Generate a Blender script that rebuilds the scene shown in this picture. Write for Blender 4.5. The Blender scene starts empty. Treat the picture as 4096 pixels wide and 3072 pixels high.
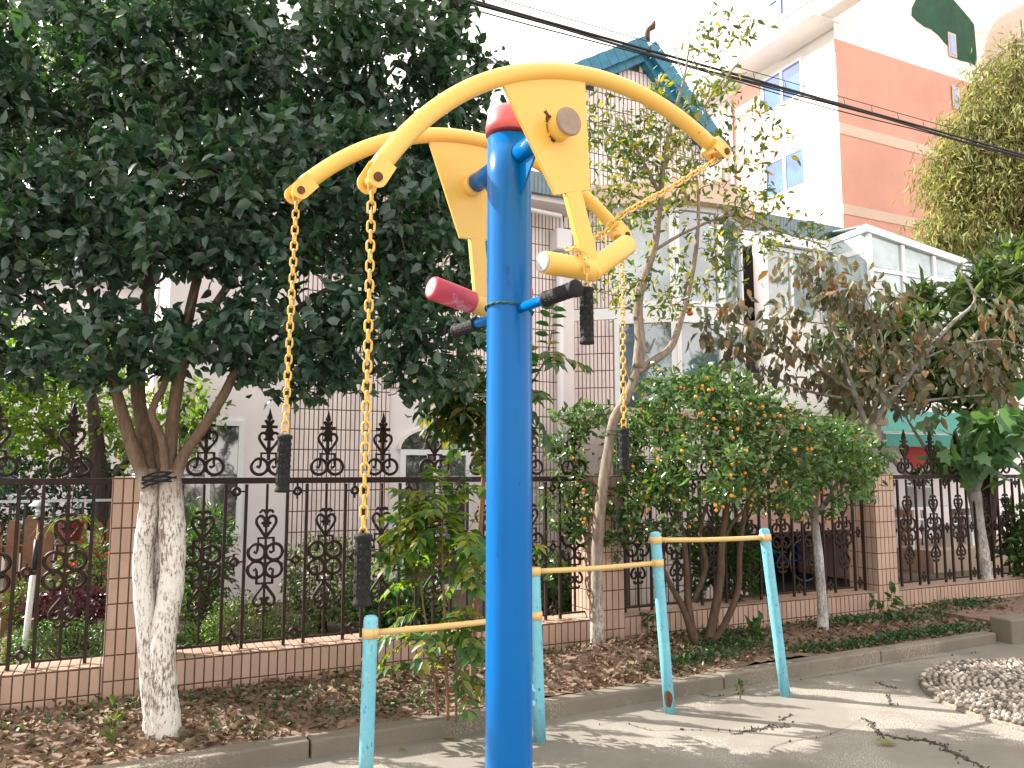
import bpy, math, random
import numpy as np
from mathutils import Vector, Matrix

random.seed(7)
rng = np.random.default_rng(11)
PI = math.pi
scene = bpy.context.scene
COL = scene.collection

# ------------------------------------------------------------------ camera
F = 790.0
CAMZ = 1.6
PITCH = math.atan(86 / F)
cam_d = bpy.data.cameras.new('camera')
cam_d.sensor_fit = 'HORIZONTAL'
cam_d.sensor_width = 36.0
cam_d.lens = 36.0 * F / 1024.0
cam_d.clip_start = 0.05
cam_d.clip_end = 2000
cam = bpy.data.objects.new('camera', cam_d)
cam.location = (0, 0, CAMZ)
cam.rotation_euler = (PI / 2 + PITCH, 0, 0)
COL.objects.link(cam)
scene.camera = cam

# ------------------------------------------------------------------ sky, sun, exposure
SUN_DIR = Vector((-0.955, 0.32, 0.74)).normalized()
elev = math.asin(SUN_DIR.z)
azim = math.atan2(SUN_DIR.x, SUN_DIR.y)
world = bpy.data.worlds.new('World')
scene.world = world
world.use_nodes = True
wn = world.node_tree
for nd in list(wn.nodes):
    wn.nodes.remove(nd)
out = wn.nodes.new('ShaderNodeOutputWorld')
bg = wn.nodes.new('ShaderNodeBackground')
sky = wn.nodes.new('ShaderNodeTexSky')
sky.sky_type = 'NISHITA'
sky.sun_disc = False
sky.sun_elevation = elev
sky.sun_rotation = azim % (2 * PI)
sky.air_density = 1.4
sky.dust_density = 2.5
tc = wn.nodes.new('ShaderNodeTexCoord')
mp = wn.nodes.new('ShaderNodeMapping')
mp.inputs['Scale'].default_value = (1.3, 1.3, 3.2)
ns = wn.nodes.new('ShaderNodeTexNoise')
ns.inputs['Scale'].default_value = 1.7
ns.inputs['Detail'].default_value = 7
rp = wn.nodes.new('ShaderNodeValToRGB')
rp.color_ramp.elements[0].position = 0.26
rp.color_ramp.elements[1].position = 0.50
mx = wn.nodes.new('ShaderNodeMixRGB')
mx.inputs[2].default_value = (10.6, 10.0, 9.3, 1)
wn.links.new(tc.outputs['Generated'], mp.inputs[0])
wn.links.new(mp.outputs[0], ns.inputs[0])
wn.links.new(ns.outputs[0], rp.inputs[0])
wn.links.new(rp.outputs[0], mx.inputs[0])
wn.links.new(sky.outputs[0], mx.inputs[1])
wn.links.new(mx.outputs[0], bg.inputs[0])
bg.inputs[1].default_value = 0.09
wn.links.new(bg.outputs[0], out.inputs[0])

sun_d = bpy.data.lights.new('sun', 'SUN')
sun_d.energy = 5.0
sun_d.angle = math.radians(0.53)
sun_d.color = (1.0, 0.95, 0.86)
sun = bpy.data.objects.new('sun', sun_d)
sun.rotation_euler = SUN_DIR.to_track_quat('Z', 'Y').to_euler()
sun.location = (-20, 8, 20)
COL.objects.link(sun)

scene.view_settings.view_transform = 'Standard'
scene.view_settings.look = 'None'
scene.view_settings.gamma = 1
scene.view_settings.use_curve_mapping = False
scene.view_settings.exposure = 1.36
scene.render.engine = 'CYCLES'
scene.cycles.max_bounces = 8
scene.cycles.transparent_max_bounces = 8

# ------------------------------------------------------------------ measured frame of the place
# the fence, kerb, house and flats are all square to one another: U runs along the fence, N away behind it
ANG = math.radians(64.08)
U = np.array([math.sin(ANG), math.cos(ANG), 0.0])
N = np.array([-math.cos(ANG), math.sin(ANG), 0.0])
K = np.array([0, 0, 1.0])
cp, sp = math.cos(PITCH), math.sin(PITCH)


def W(s, d, z=0.0):
    return U * s + N * d + K * z


def ray(x, y):
    v = 384 - y
    return np.array([x - 512.0, F * cp - v * sp, F * sp + v * cp])


def at(x, y, Y):
    """point at forward distance Y that a survey of the photograph gives"""
    r = ray(x, y)
    return r * (Y / r[1]) + np.array([0, 0, CAMZ])


def ond(x, y, d):
    r = ray(x, y)
    p = r * (d / float(r @ N)) + np.array([0, 0, CAMZ])
    return float(p @ U), float(p[2])


def proj(p):
    p = np.asarray(p)
    Y, Z = p[..., 1], p[..., 2] - CAMZ
    dd = Y * cp + Z * sp
    dd = np.where(np.abs(dd) < 1e-6, 1e-6, dd)
    return 512 + F * p[..., 0] / dd, 384 - F * (-Y * sp + Z * cp) / dd, dd


# ------------------------------------------------------------------ object helpers
def tag(o, label=None, cat=None, group=None, kind=None):
    if label: o['label'] = label
    if cat: o['category'] = cat
    if group: o['group'] = group
    if kind: o['kind'] = kind
    return o


def empty(name, loc=(0, 0, 0), label=None, cat=None, group=None):
    o = bpy.data.objects.new(name, None)
    o.empty_display_size = 0.1
    o.location = tuple(loc)
    COL.objects.link(o)
    tag(o, label, cat, group)
    return o


def add(name, me, parent=None, mw=None):
    o = bpy.data.objects.new(name, me)
    COL.objects.link(o)
    base = Matrix.Identity(4) if mw is None else mw
    if parent is not None:
        o.parent = parent
        o.matrix_local = ROOTW.get(parent.name, Matrix.Identity(4)).inverted() @ base
    else:
        o.matrix_local = base
    ROOTW[o.name] = base
    return o


ROOTW = {}


def root(name, loc, label, cat, group=None):
    o = empty(name, loc, label, cat, group)
    ROOTW[o.name] = Matrix.Translation(Vector(tuple(loc)))
    return o


class MB:
    """collects simple solids into one mesh"""
    def __init__(self):
        self.v = []; self.f = []; self.sm = []

    def add(self, vs, fs, smooth=False):
        b = len(self.v)
        self.v += [tuple(map(float, q)) for q in vs]
        self.f += [tuple(b + i for i in f) for f in fs]
        self.sm += [smooth] * len(fs)
        return self

    def obox(self, c, ax, ay, az, hx, hy, hz, ch=0.0):
        c = np.asarray(c, float)
        vs = [c + ax * (sx * hx) + ay * (sy * hy) + az * (sz * hz) for sz in (-1, 1) for sy in (-1, 1) for sx in (-1, 1)]
        fs = [(0, 2, 3, 1), (4, 5, 7, 6), (0, 1, 5, 4), (2, 6, 7, 3), (0, 4, 6, 2), (1, 3, 7, 5)]
        return self.add(vs, fs)

    def sbox(self, s0, s1, d0, d1, z0, z1):
        return self.obox(W((s0 + s1) / 2, (d0 + d1) / 2, (z0 + z1) / 2), U, N, K, abs(s1 - s0) / 2, abs(d1 - d0) / 2, abs(z1 - z0) / 2)

    def tube(self, pts, rad, seg=8, cap=True, smooth=True, sq=1.0):
        P = [np.asarray(p, float) for p in pts]
        n = len(P)
        if not hasattr(rad, '__len__'): rad = [rad] * n
        if len(rad) != n: rad = np.interp(np.linspace(0, 1, n), np.linspace(0, 1, len(rad)), rad)
        t0 = P[1] - P[0]; t0 = t0 / (np.linalg.norm(t0) + 1e-12)
        a = np.array([0, 0, 1.0]) if abs(t0[2]) < 0.9 else np.array([1.0, 0, 0])
        x = np.cross(t0, a); x /= np.linalg.norm(x)
        vs = []
        for i in range(n):
            t = P[min(i + 1, n - 1)] - P[max(i - 1, 0)]
            t = t / (np.linalg.norm(t) + 1e-12)
            x = x - t * (x @ t); x /= (np.linalg.norm(x) + 1e-12)
            y = np.cross(t, x)
            for k in range(seg):
                A = 2 * PI * k / seg
                vs.append(P[i] + (x * math.cos(A) + y * math.sin(A) * sq) * rad[i])
        fs = []
        for i in range(n - 1):
            for k in range(seg):
                k2 = (k + 1) % seg
                fs.append((i * seg + k, i * seg + k2, (i + 1) * seg + k2, (i + 1) * seg + k))
        self.add(vs, fs, smooth)
        if cap:
            b = len(self.v) - n * seg
            self.f.append(tuple(b + k for k in range(seg))[::-1]); self.sm.append(False)
            self.f.append(tuple(b + (n - 1) * seg + k for k in range(seg))); self.sm.append(False)
        return self

    def ring(self, pts, r, seg=6, smooth=True):
        """closed tube"""
        P = [np.asarray(p, float) for p in pts]
        n = len(P)
        c = sum(P) / n
        nn = np.cross(P[0] - c, P[n // 4] - c); nn /= np.linalg.norm(nn)
        vs = []
        for i in range(n):
            t = P[(i + 1) % n] - P[i - 1]; t /= np.linalg.norm(t)
            x = np.cross(t, nn)
            for k in range(seg):
                A = 2 * PI * k / seg
                vs.append(P[i] + (x * math.cos(A) + nn * math.sin(A)) * r)
        fs = [(i * seg + k, i * seg + (k + 1) % seg, ((i + 1) % n) * seg + (k + 1) % seg, ((i + 1) % n) * seg + k) for i in range(n) for k in range(seg)]
        return self.add(vs, fs, smooth)

    def lathe(self, o, axis, prof, seg=24, smooth=True):
        o = np.asarray(o, float); axis = np.asarray(axis, float); axis = axis / np.linalg.norm(axis)
        a = np.array([0, 0, 1.0]) if abs(axis[2]) < 0.9 else np.array([1.0, 0, 0])
        x = np.cross(axis, a); x /= np.linalg.norm(x); y = np.cross(axis, x)
        vs = []
        for (r, h) in prof:
            for k in range(seg):
                A = 2 * PI * k / seg
                vs.append(o + axis * h + (x * math.cos(A) + y * math.sin(A)) * r)
        fs = [(i * seg + k, i * seg + (k + 1) % seg, (i + 1) * seg + (k + 1) % seg, (i + 1) * seg + k) for i in range(len(prof) - 1) for k in range(seg)]
        self.add(vs, fs, smooth)
        b = len(self.v) - len(prof) * seg
        self.f.append(tuple(b + k for k in range(seg))[::-1]); self.sm.append(False)
        self.f.append(tuple(b + (len(prof) - 1) * seg + k for k in range(seg))); self.sm.append(False)
        return self

    def prism(self, poly, ext):
        """poly: 3D points of one face, ext: extrusion vector"""
        n = len(poly)
        vs = [np.asarray(p, float) for p in poly] + [np.asarray(p, float) + ext for p in poly]
        fs = [tuple(range(n))[::-1], tuple(range(n, 2 * n))] + [(i, (i + 1) % n, n + (i + 1) % n, n + i) for i in range(n)]
        return self.add(vs, fs)

    def mesh(self, name, mat=None, bevel=0):
        me = bpy.data.meshes.new(name)
        me.from_pydata(self.v, [], self.f)
        me.polygons.foreach_set('use_smooth', self.sm)
        if mat: me.materials.append(mat)
        me.update()
        return me

    def build(self, name, mat, parent=None, bevel=0, label=None, kind=None, cat=None, group=None):
        o = add(name, self.mesh(name, mat), parent)
        # vertices are world ones
        if parent is not None:
            pass
        if bevel:
            m = o.modifiers.new('bevel', 'BEVEL'); m.width = bevel; m.segments = 2; m.limit_method = 'ANGLE'; m.angle_limit = math.radians(35)
            m.harden_normals = False
        tag(o, label, cat, group, kind)
        return o


def struct(mb, name, mat, label=None):
    return mb.build(name, mat, kind='structure', label=label)


# ------------------------------------------------------------------ materials
def rgb(c, a=1):
    return (c[0], c[1], c[2], a)


class NT:
    def __init__(self, name):
        self.m = bpy.data.materials.new(name); self.m.use_nodes = True
        self.t = self.m.node_tree
        self.b = self.t.nodes['Principled BSDF']; self.o = self.t.nodes['Material Output']
        self.tc = self.t.nodes.new('ShaderNodeTexCoord')

    def n(self, kind, **kw):
        nd = self.t.nodes.new('ShaderNode' + kind)
        for k, v in kw.items():
            if k.startswith('_'): setattr(nd, k[1:], v)
            else: nd.inputs[k].default_value = v
        return nd

    def l(self, a, b): self.t.links.new(a, b)

    def noise(self, scale, detail=6, rough=0.6, coord='Object', stretch=None, geo=False):
        nd = self.n('TexNoise', Scale=scale, Detail=detail, Roughness=rough)
        src = self.tc.outputs[coord]
        if geo:
            src = self.n('NewGeometry').outputs['Position']
        if stretch:
            mpn = self.n('Mapping'); mpn.inputs['Scale'].default_value = stretch
            self.l(src, mpn.inputs[0]); src = mpn.outputs[0]
        self.l(src, nd.inputs['Vector'])
        return nd.outputs['Fac']

    def ramp(self, src, stops):
        r = self.n('ValToRGB')
        while len(r.color_ramp.elements) < len(stops): r.color_ramp.elements.new(0.5)
        for e, (p, c) in zip(r.color_ramp.elements, stops):
            e.position = p; e.color = rgb(c) if hasattr(c, '__len__') else (c, c, c, 1)
        self.l(src, r.inputs[0])
        return r.outputs[0]

    def mix(self, fac, a, b, mode='MIX'):
        x = self.n('MixRGB', _blend_type=mode)
        for i, s in ((0, fac), (1, a), (2, b)):
            if isinstance(s, bpy.types.NodeSocket): self.l(s, x.inputs[i])
            elif hasattr(s, '__len__'): x.inputs[i].default_value = rgb(s)
            else: x.inputs[i].default_value = s
        return x.outputs[0]

    def bump(self, src, strength=0.3, dist=0.01):
        bp = self.n('Bump', Strength=strength, Distance=dist)
        self.l(src, bp.inputs['Height']); self.l(bp.outputs[0], self.b.inputs['Normal'])

    def done(self, col=None, rough=0.6, spec=0.5, metal=0.0):
        if col is not None:
            if isinstance(col, bpy.types.NodeSocket): self.l(col, self.b.inputs['Base Color'])
            else: self.b.inputs['Base Color'].default_value = rgb(col)
        if isinstance(rough, bpy.types.NodeSocket): self.l(rough, self.b.inputs['Roughness'])
        else: self.b.inputs['Roughness'].default_value = rough
        self.b.inputs['Specular IOR Level'].default_value = spec
        self.b.inputs['Metallic'].default_value = metal
        return self.m


def mat_plain(name, col, rough=0.6, var=0.12, scale=6.0, bump=0.1, spec=0.5, metal=0.0, stain=None, grain=90):
    t = NT(name)
    a = t.noise(scale, geo=True)
    c = t.mix(t.ramp(a, [(0.3, 0.0), (0.7, 1.0)]), [x * (1 - var) for x in col], [min(1, x * (1 + var)) for x in col])
    if stain:
        s = t.noise(stain[1], detail=9, rough=0.7, geo=True)
        c = t.mix(t.ramp(s, [(stain[2], 0.0), (stain[2] + 0.06, 1.0)]), c, stain[0])
    if bump: t.bump(t.noise(grain, geo=True), bump, 0.004)
    return t.done(c, rough, spec, metal)


def mat_tile(name, base, var, rough=0.32):
    t = NT(name)
    oi = t.n('ObjectInfo'); ge = t.n('NewGeometry')
    rnd = t.n('Math', _operation='ADD'); t.l(oi.outputs['Random'], rnd.inputs[0]); t.l(ge.outputs['Random Per Island'], rnd.inputs[1])
    fr = t.n('Math', _operation='FRACT'); t.l(rnd.outputs[0], fr.inputs[0])
    c = t.mix(fr.outputs[0], [x * (1 - var) for x in base], [min(1, x * (1 + var)) for x in base])
    st = t.noise(5.0, detail=8, rough=0.7, geo=True, stretch=(1.0, 1.0, 0.25))
    c = t.mix(t.ramp(st, [(0.52, 0.0), (0.75, 0.55)]), c, [base[0] * 0.45, base[1] * 0.38, base[2] * 0.32])
    t.bump(t.noise(60, geo=True), 0.08, 0.003)
    return t.done(c, rough, 0.4)


def mat_leaf(name, cols, rough=0.4, trans=0.35, tcol=None, spec=0.45):
    """leaf: random shade per leaf, light shining through"""
    t = NT(name)
    oi = t.n('ObjectInfo'); ge = t.n('NewGeometry')
    s = t.n('Math', _operation='ADD'); t.l(oi.outputs['Random'], s.inputs[0]); t.l(ge.outputs['Random Per Island'], s.inputs[1])
    fr = t.n('Math', _operation='FRACT'); t.l(s.outputs[0], fr.inputs[0])
    k = len(cols)
    c = t.ramp(fr.outputs[0], [((i + 0.5) / k, cc) for i, cc in enumerate(cols)])
    n1 = t.noise(1.6, detail=3, geo=True)
    c = t.mix(0.5, c, t.ramp(n1, [(0.3, (0.55, 0.55, 0.55)), (0.7, (1, 1, 1))]), 'MULTIPLY')
    t.done(c, rough, spec)
    tr = t.n('BsdfTranslucent')
    if tcol is None:
        tcv = t.mix(1.0, c, (2.1, 2.4, 0.7), 'MULTIPLY')
    else:
        tcv = t.mix(1.0, c, tcol, 'MULTIPLY')
    t.l(tcv, tr.inputs[0])
    ms = t.n('MixShader'); ms.inputs[0].default_value = trans
    t.l(t.b.outputs[0], ms.inputs[1]); t.l(tr.outputs[0], ms.inputs[2]); t.l(ms.outputs[0], t.o.inputs[0])
    return t.m


def mat_bark(name, a, b, white=None, whitez=None, wt=0.69, stretch=(1, 1, 0.25), scale=38):
    t = NT(name)
    n1 = t.noise(scale, detail=10, rough=0.72, geo=True, stretch=stretch)
    c = t.mix(t.ramp(n1, [(0.35, 0.0), (0.65, 1.0)]), a, b)
    if white:
        n2 = t.noise(48, detail=10, rough=0.75, geo=True, stretch=(1.6, 1.6, 0.45))
        n3 = t.noise(4.0, detail=3, geo=True)
        ad = t.n('Math', _operation='MULTIPLY_ADD'); t.l(n3, ad.inputs[0]); ad.inputs[1].default_value = 0.36; t.l(n2, ad.inputs[2])
        w = t.ramp(ad.outputs[0], [(wt, 1.0), (wt + 0.09, 0.08)])
        if whitez:
            ge = t.n('NewGeometry'); sx = t.n('SeparateXYZ'); t.l(ge.outputs['Position'], sx.inputs[0])
            mr = t.n('MapRange'); t.l(sx.outputs[2], mr.inputs[0])
            mr.inputs[1].default_value = whitez[0]; mr.inputs[2].default_value = whitez[1]; mr.inputs[3].default_value = 1; mr.inputs[4].default_value = 0
            w = t.mix(1.0, w, mr.outputs[0], 'MULTIPLY')
        c = t.mix(w, c, white)
    t.bump(n1, 0.7, 0.012)
    return t.done(c, 0.85, 0.2)


def mat_paint(name, col, chip, rustcol=(0.12, 0.045, 0.02), thr=0.70, rough=0.35, scale=22, var=0.06, dirt=None, stretch=None, coat=0.0, spec=0.5):
    t = NT(name)
    c = t.mix(t.noise(2.5, geo=True), [x * (1 - var) for x in col], [min(1, x * (1 + var)) for x in col])
    if dirt:
        dn = t.noise(14, detail=10, rough=0.75, geo=True, stretch=dirt[2] if len(dirt) > 2 else None)
        c = t.mix(t.ramp(dn, [(dirt[1], 0.0), (dirt[1] + 0.1, 1.0)]), c, dirt[0])
    r = t.noise(scale, detail=10, rough=0.7, geo=True, stretch=stretch)
    f = t.ramp(r, [(thr, 0.0), (thr + 0.03, 1.0)])
    c = t.mix(f, c, rustcol)
    t.bump(t.noise(35, geo=True), 0.06, 0.003)
    t.b.inputs['Coat Weight'].default_value = coat
    return t.done(c, rough, spec)


M = {}
M['yellow'] = mat_paint('yellow_paint', (0.76, 0.465, 0.095), None, thr=0.685, rough=0.30, scale=44, dirt=((0.50, 0.30, 0.07), 0.64))
M['yellow_chain'] = mat_paint('yellow_chain_paint', (0.66, 0.40, 0.09), None, thr=0.66, rough=0.42, scale=60)
M['yellow_rail'] = mat_paint('yellow_rail_paint', (0.62, 0.42, 0.16), None, thr=0.70, rough=0.5, scale=26, dirt=((0.42, 0.26, 0.10), 0.6))
M['blue'] = mat_paint('blue_paint', (0.0, 0.112, 0.37), None, thr=0.80, rough=0.24, scale=12, var=0.10, dirt=((0.002, 0.06, 0.21), 0.60, (1.5, 1.5, 0.35)), coat=0.0, spec=0.22)
M['lightblue'] = mat_paint('light_blue_paint', (0.15, 0.44, 0.56), None, rustcol=(0.02, 0.12, 0.30), thr=0.60, rough=0.45, scale=42, dirt=((0.20, 0.50, 0.55), 0.5), stretch=(1.4, 1.4, 0.5))
M['red_plastic'] = mat_plain('red_plastic', (0.56, 0.10, 0.115), 0.45, 0.08, 5, 0.04)
M['red_foam'] = mat_plain('red_foam_sleeve', (0.50, 0.045, 0.075), 0.55, 0.25, 9, 0.2, stain=((0.55, 0.22, 0.26), 7, 0.56))
M['rust'] = mat_plain('rust', (0.10, 0.04, 0.02), 0.9, 0.4, 30, 0.6)
M['dullmetal'] = mat_plain('worn_metal_cap', (0.30, 0.21, 0.16), 0.5, 0.2, 20, 0.3, metal=0.2)
M['greycap'] = mat_plain('bare_end_cap', (0.42, 0.42, 0.39), 0.7, 0.3, 30, 0.5)
M['rubber'] = mat_plain('black_rubber', (0.012, 0.012, 0.013), 0.72, 0.3, 40, 0.2, spec=0.25)
M['rope'] = mat_plain('green_rope', (0.02, 0.09, 0.075), 0.8, 0.3, 60, 0.5)
M['iron'] = mat_plain('painted_iron', (0.024, 0.0115, 0.0085), 0.6, 0.35, 18, 0.25, spec=0.3, stain=((0.055, 0.022, 0.014), 12, 0.60))
M['tile'] = mat_tile('fence_tile', (0.455, 0.31, 0.24), 0.08)
M['htile'] = mat_tile('house_tile', (0.80, 0.685, 0.67), 0.04)
M['grout'] = mat_plain('dark_grout', (0.11, 0.065, 0.045), 0.95, 0.3, 20, 0.4)
M['hgrout'] = mat_plain('house_grout', (0.085, 0.065, 0.06), 0.95, 0.2, 8, 0.2)
M['white_wall'] = mat_plain('white_render', (0.80, 0.74, 0.75), 0.85, 0.05, 1.5, 0.15)
M['pink_wall'] = mat_plain('pink_render', (0.72, 0.45, 0.39), 0.85, 0.08, 1.0, 0.15)
M['coral'] = mat_plain('coral_render', (0.66, 0.335, 0.26), 0.9, 0.10, 0.7, 0.2)
M['cream'] = mat_plain('cream_band', (0.66, 0.50, 0.40), 0.85, 0.06, 1.0, 0.1)
M['bright_wall'] = mat_plain('bright_white_render', (0.82, 0.80, 0.78), 0.85, 0.04, 0.8, 0.1)
M['green_wall'] = mat_plain('green_render', (0.028, 0.085, 0.05), 0.95, 0.25, 2.0, 0.3)
M['frame'] = mat_plain('white_frame', (0.78, 0.80, 0.82), 0.35, 0.03, 3, 0.02)
M['blue_trim'] = mat_plain('blue_ridge_tile', (0.02, 0.17, 0.27), 0.35, 0.25, 6, 0.1)
M['slate'] = mat_plain('grey_blue_roofing', (0.16, 0.22, 0.26), 0.6, 0.2, 6, 0.2)
M['dark'] = mat_plain('dark_interior', (0.012, 0.011, 0.012), 0.9, 0.3, 3, 0)  # near-black colour that carries the shade of the unlit interiors
M['awning'] = mat_plain('green_awning_sheet', (0.012, 0.22, 0.18), 0.5, 0.15, 4, 0.1)
M['cable'] = mat_plain('black_cable', (0.008, 0.008, 0.009), 0.6, 0.2, 20, 0)
M['wood'] = mat_plain('picket_wood', (0.20, 0.10, 0.055), 0.8, 0.25, 14, 0.4)
M['pot'] = mat_plain('red_pot', (0.22, 0.03, 0.025), 0.4, 0.1, 5, 0.05)
M['plastic_white'] = mat_plain('white_plastic', (0.70, 0.72, 0.72), 0.4, 0.05, 5, 0.02)
M['steel'] = mat_plain('lamp_steel', (0.45, 0.50, 0.56), 0.3, 0.1, 10, 0.05, metal=0.7)
M['step'] = mat_plain('step_stone', (0.42, 0.31, 0.24), 0.7, 0.1, 6, 0.2)
M['bikeblue'] = mat_plain('bicycle_blue', (0.01, 0.04, 0.38), 0.3, 0.1, 6, 0.02)
M['red_paper'] = mat_plain('red_paper', (0.62, 0.03, 0.03), 0.6, 0.1, 6, 0.05)
M['orange'] = mat_plain('kumquat_skin', (0.80, 0.30, 0.03), 0.35, 0.2, 12, 0.15)
M['persimmon'] = mat_plain('persimmon_skin', (0.70, 0.07, 0.02), 0.3, 0.1, 12, 0.05)
M['blackpl'] = mat_plain('black_plastic', (0.015, 0.015, 0.017), 0.5, 0.1, 8, 0.05)
M['pipe'] = mat_plain('pvc_pipe', (0.72, 0.70, 0.72), 0.45, 0.04, 3, 0.02)


def mat_glass(name, col, rough=0.04):
    t = NT(name)
    t.b.inputs['Coat Weight'].default_value = 0.6
    t.b.inputs['IOR'].default_value = 1.9
    n1 = t.noise(2.2, detail=2, geo=True)
    t.bump(n1, 0.12, 0.02)
    c = t.mix(t.ramp(t.noise(1.1, detail=4, geo=True), [(0.4, 0.0), (0.6, 1.0)]), [x * 0.6 for x in col], [x * 1.5 for x in col])
    return t.done(c, rough, 1.0)


M['glass'] = mat_glass('window_glass', (0.10, 0.15, 0.20))
M['glass_blue'] = mat_glass('blue_window_glass', (0.015, 0.10, 0.42))
M['glass_pale'] = mat_glass('sunroom_glass', (0.26, 0.33, 0.35))
M['glass_dark'] = mat_glass('dark_door_glass', (0.05, 0.055, 0.06))


# concrete of the yard
def mat_concrete(name, base, rough=0.85, dirt=(0.135, 0.11, 0.08)):
    t = NT(name)
    a = t.noise(1.1, detail=8, rough=0.6, geo=True)
    c = t.mix(t.ramp(a, [(0.35, 0.0), (0.65, 1.0)]), [x * 0.76 for x in base], [x * 1.14 for x in base])
    b = t.noise(130, detail=4, rough=0.7, geo=True)
    c = t.mix(t.ramp(b, [(0.35, 0.0), (0.62, 0.45)]), c, [x * 0.62 for x in base])
    d = t.noise(3.4, detail=10, rough=0.75, geo=True)
    c = t.mix(t.ramp(d, [(0.55, 0.0), (0.72, 0.65)]), c, dirt)
    ag = t.noise(95, detail=2, rough=0.5, geo=True); am = t.noise(0.9, detail=5, rough=0.6, geo=True)
    mk = t.mix(1.0, t.ramp(am, [(0.50, 0.0), (0.58, 1.0)]), t.ramp(ag, [(0.50, 0.0), (0.60, 0.8)]), 'MULTIPLY')
    c = t.mix(mk, c, [min(1, x * 1.9) for x in base])
    hh = t.mix(0.5, b, t.noise(24, geo=True))
    t.bump(hh, 0.35, 0.006)
    return t.done(c, rough, 0.3)


M['paving'] = mat_concrete('yard_concrete', (0.225, 0.205, 0.178))
M['kerb'] = mat_concrete('kerb_concrete', (0.20, 0.172, 0.138))
M['crack'] = mat_plain('crack_dirt', (0.05, 0.037, 0.028), 1.0, 0.5, 40, 0.3)
M['soil'] = mat_plain('soil', (0.19, 0.125, 0.09), 1.0, 0.35, 12, 1.0, grain=40)
M['path'] = mat_concrete('garden_path_concrete', (0.50, 0.48, 0.46))
M['garden_soil'] = mat_plain('garden_soil', (0.09, 0.075, 0.045), 1.0, 0.4, 5, 0.8, grain=30)
M['pebble'] = None
t = NT('pebbles')
oi = t.n('ObjectInfo'); ge = t.n('NewGeometry')
s_ = t.n('Math', _operation='ADD'); t.l(oi.outputs['Random'], s_.inputs[0]); t.l(ge.outputs['Random Per Island'], s_.inputs[1])
fr_ = t.n('Math', _operation='FRACT'); t.l(s_.outputs[0], fr_.inputs[0])
cc_ = t.ramp(fr_.outputs[0], [(0.0, (0.07, 0.065, 0.06)), (0.3, (0.22, 0.18, 0.14)), (0.65, (0.38, 0.33, 0.28)), (1.0, (0.55, 0.50, 0.44))])
M['pebble'] = t.done(cc_, 0.55, 0.4)

L = {}
L['dark'] = mat_leaf('osmanthus_leaf', [(0.022, 0.058, 0.036), (0.032, 0.080, 0.050), (0.050, 0.105, 0.048), (0.028, 0.070, 0.046), (0.040, 0.090, 0.055)], 0.30, 0.20, spec=0.6)
L['bright'] = mat_leaf('sunlit_green_leaf', [(0.07, 0.14, 0.02), (0.10, 0.18, 0.02), (0.05, 0.11, 0.02), (0.16, 0.20, 0.03)], 0.45, 0.5)
L['mid'] = mat_leaf('garden_leaf', [(0.035, 0.085, 0.03), (0.05, 0.11, 0.035), (0.07, 0.13, 0.03)], 0.42, 0.32)
L['kumquat'] = mat_leaf('kumquat_leaf', [(0.04, 0.095, 0.028), (0.07, 0.145, 0.035), (0.14, 0.22, 0.06), (0.05, 0.115, 0.035)], 0.26, 0.22, spec=0.6)
L['sparse'] = mat_leaf('thin_tree_leaf', [(0.06, 0.10, 0.035), (0.09, 0.13, 0.035), (0.06, 0.095, 0.04), (0.42, 0.32, 0.04), (0.07, 0.11, 0.035)], 0.36, 0.34)
L['toona'] = mat_leaf('compound_leaf', [(0.035, 0.10, 0.03), (0.06, 0.14, 0.03), (0.14, 0.22, 0.03), (0.24, 0.24, 0.045)], 0.42, 0.42)
L['persimmon'] = mat_leaf('persimmon_leaf', [(0.13, 0.15, 0.09), (0.11, 0.14, 0.085), (0.16, 0.14, 0.08), (0.10, 0.135, 0.10), (0.27, 0.15, 0.07), (0.12, 0.14, 0.09)], 0.5, 0.3, tcol=(1.5, 1.2, 0.7))
L['loquat'] = mat_leaf('loquat_leaf', [(0.05, 0.10, 0.03), (0.09, 0.15, 0.04), (0.16, 0.21, 0.07), (0.05, 0.10, 0.04)], 0.33, 0.25)
L['golden'] = mat_leaf('golden_feather_leaf', [(0.27, 0.285, 0.10), (0.38, 0.37, 0.16), (0.17, 0.23, 0.08), (0.26, 0.23, 0.10)], 0.6, 0.4, tcol=(1.6, 1.5, 0.7))
L['fig'] = mat_leaf('fig_leaf', [(0.12, 0.23, 0.11), (0.16, 0.28, 0.14), (0.10, 0.20, 0.10)], 0.5, 0.3)
L['varieg'] = mat_leaf('variegated_leaf', [(0.05, 0.09, 0.035), (0.24, 0.27, 0.14), (0.06, 0.10, 0.04), (0.14, 0.18, 0.09)], 0.4, 0.25)
L['box'] = mat_leaf('boxwood_leaf', [(0.07, 0.10, 0.02), (0.10, 0.13, 0.02), (0.05, 0.09, 0.02)], 0.4, 0.35)
L['litter'] = mat_leaf('dry_leaf', [(0.20, 0.14, 0.095), (0.30, 0.215, 0.14), (0.13, 0.09, 0.065), (0.42, 0.31, 0.20), (0.10, 0.11, 0.07), (0.22, 0.12, 0.08)], 0.7, 0.12, tcol=(1.3, 1.1, 0.8), spec=0.25)
L['cover'] = mat_leaf('ground_cover_leaf', [(0.025, 0.07, 0.025), (0.04, 0.10, 0.03), (0.035, 0.08, 0.03)], 0.45, 0.25)
L['red'] = mat_leaf('red_leaf', [(0.30, 0.03, 0.02), (0.40, 0.08, 0.02)], 0.4, 0.35, tcol=(1.8, 1.0, 0.8))
L['purple'] = mat_leaf('purple_leaf', [(0.06, 0.015, 0.03), (0.10, 0.02, 0.03)], 0.4, 0.2, tcol=(1.2, 1.0, 1.0))
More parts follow.
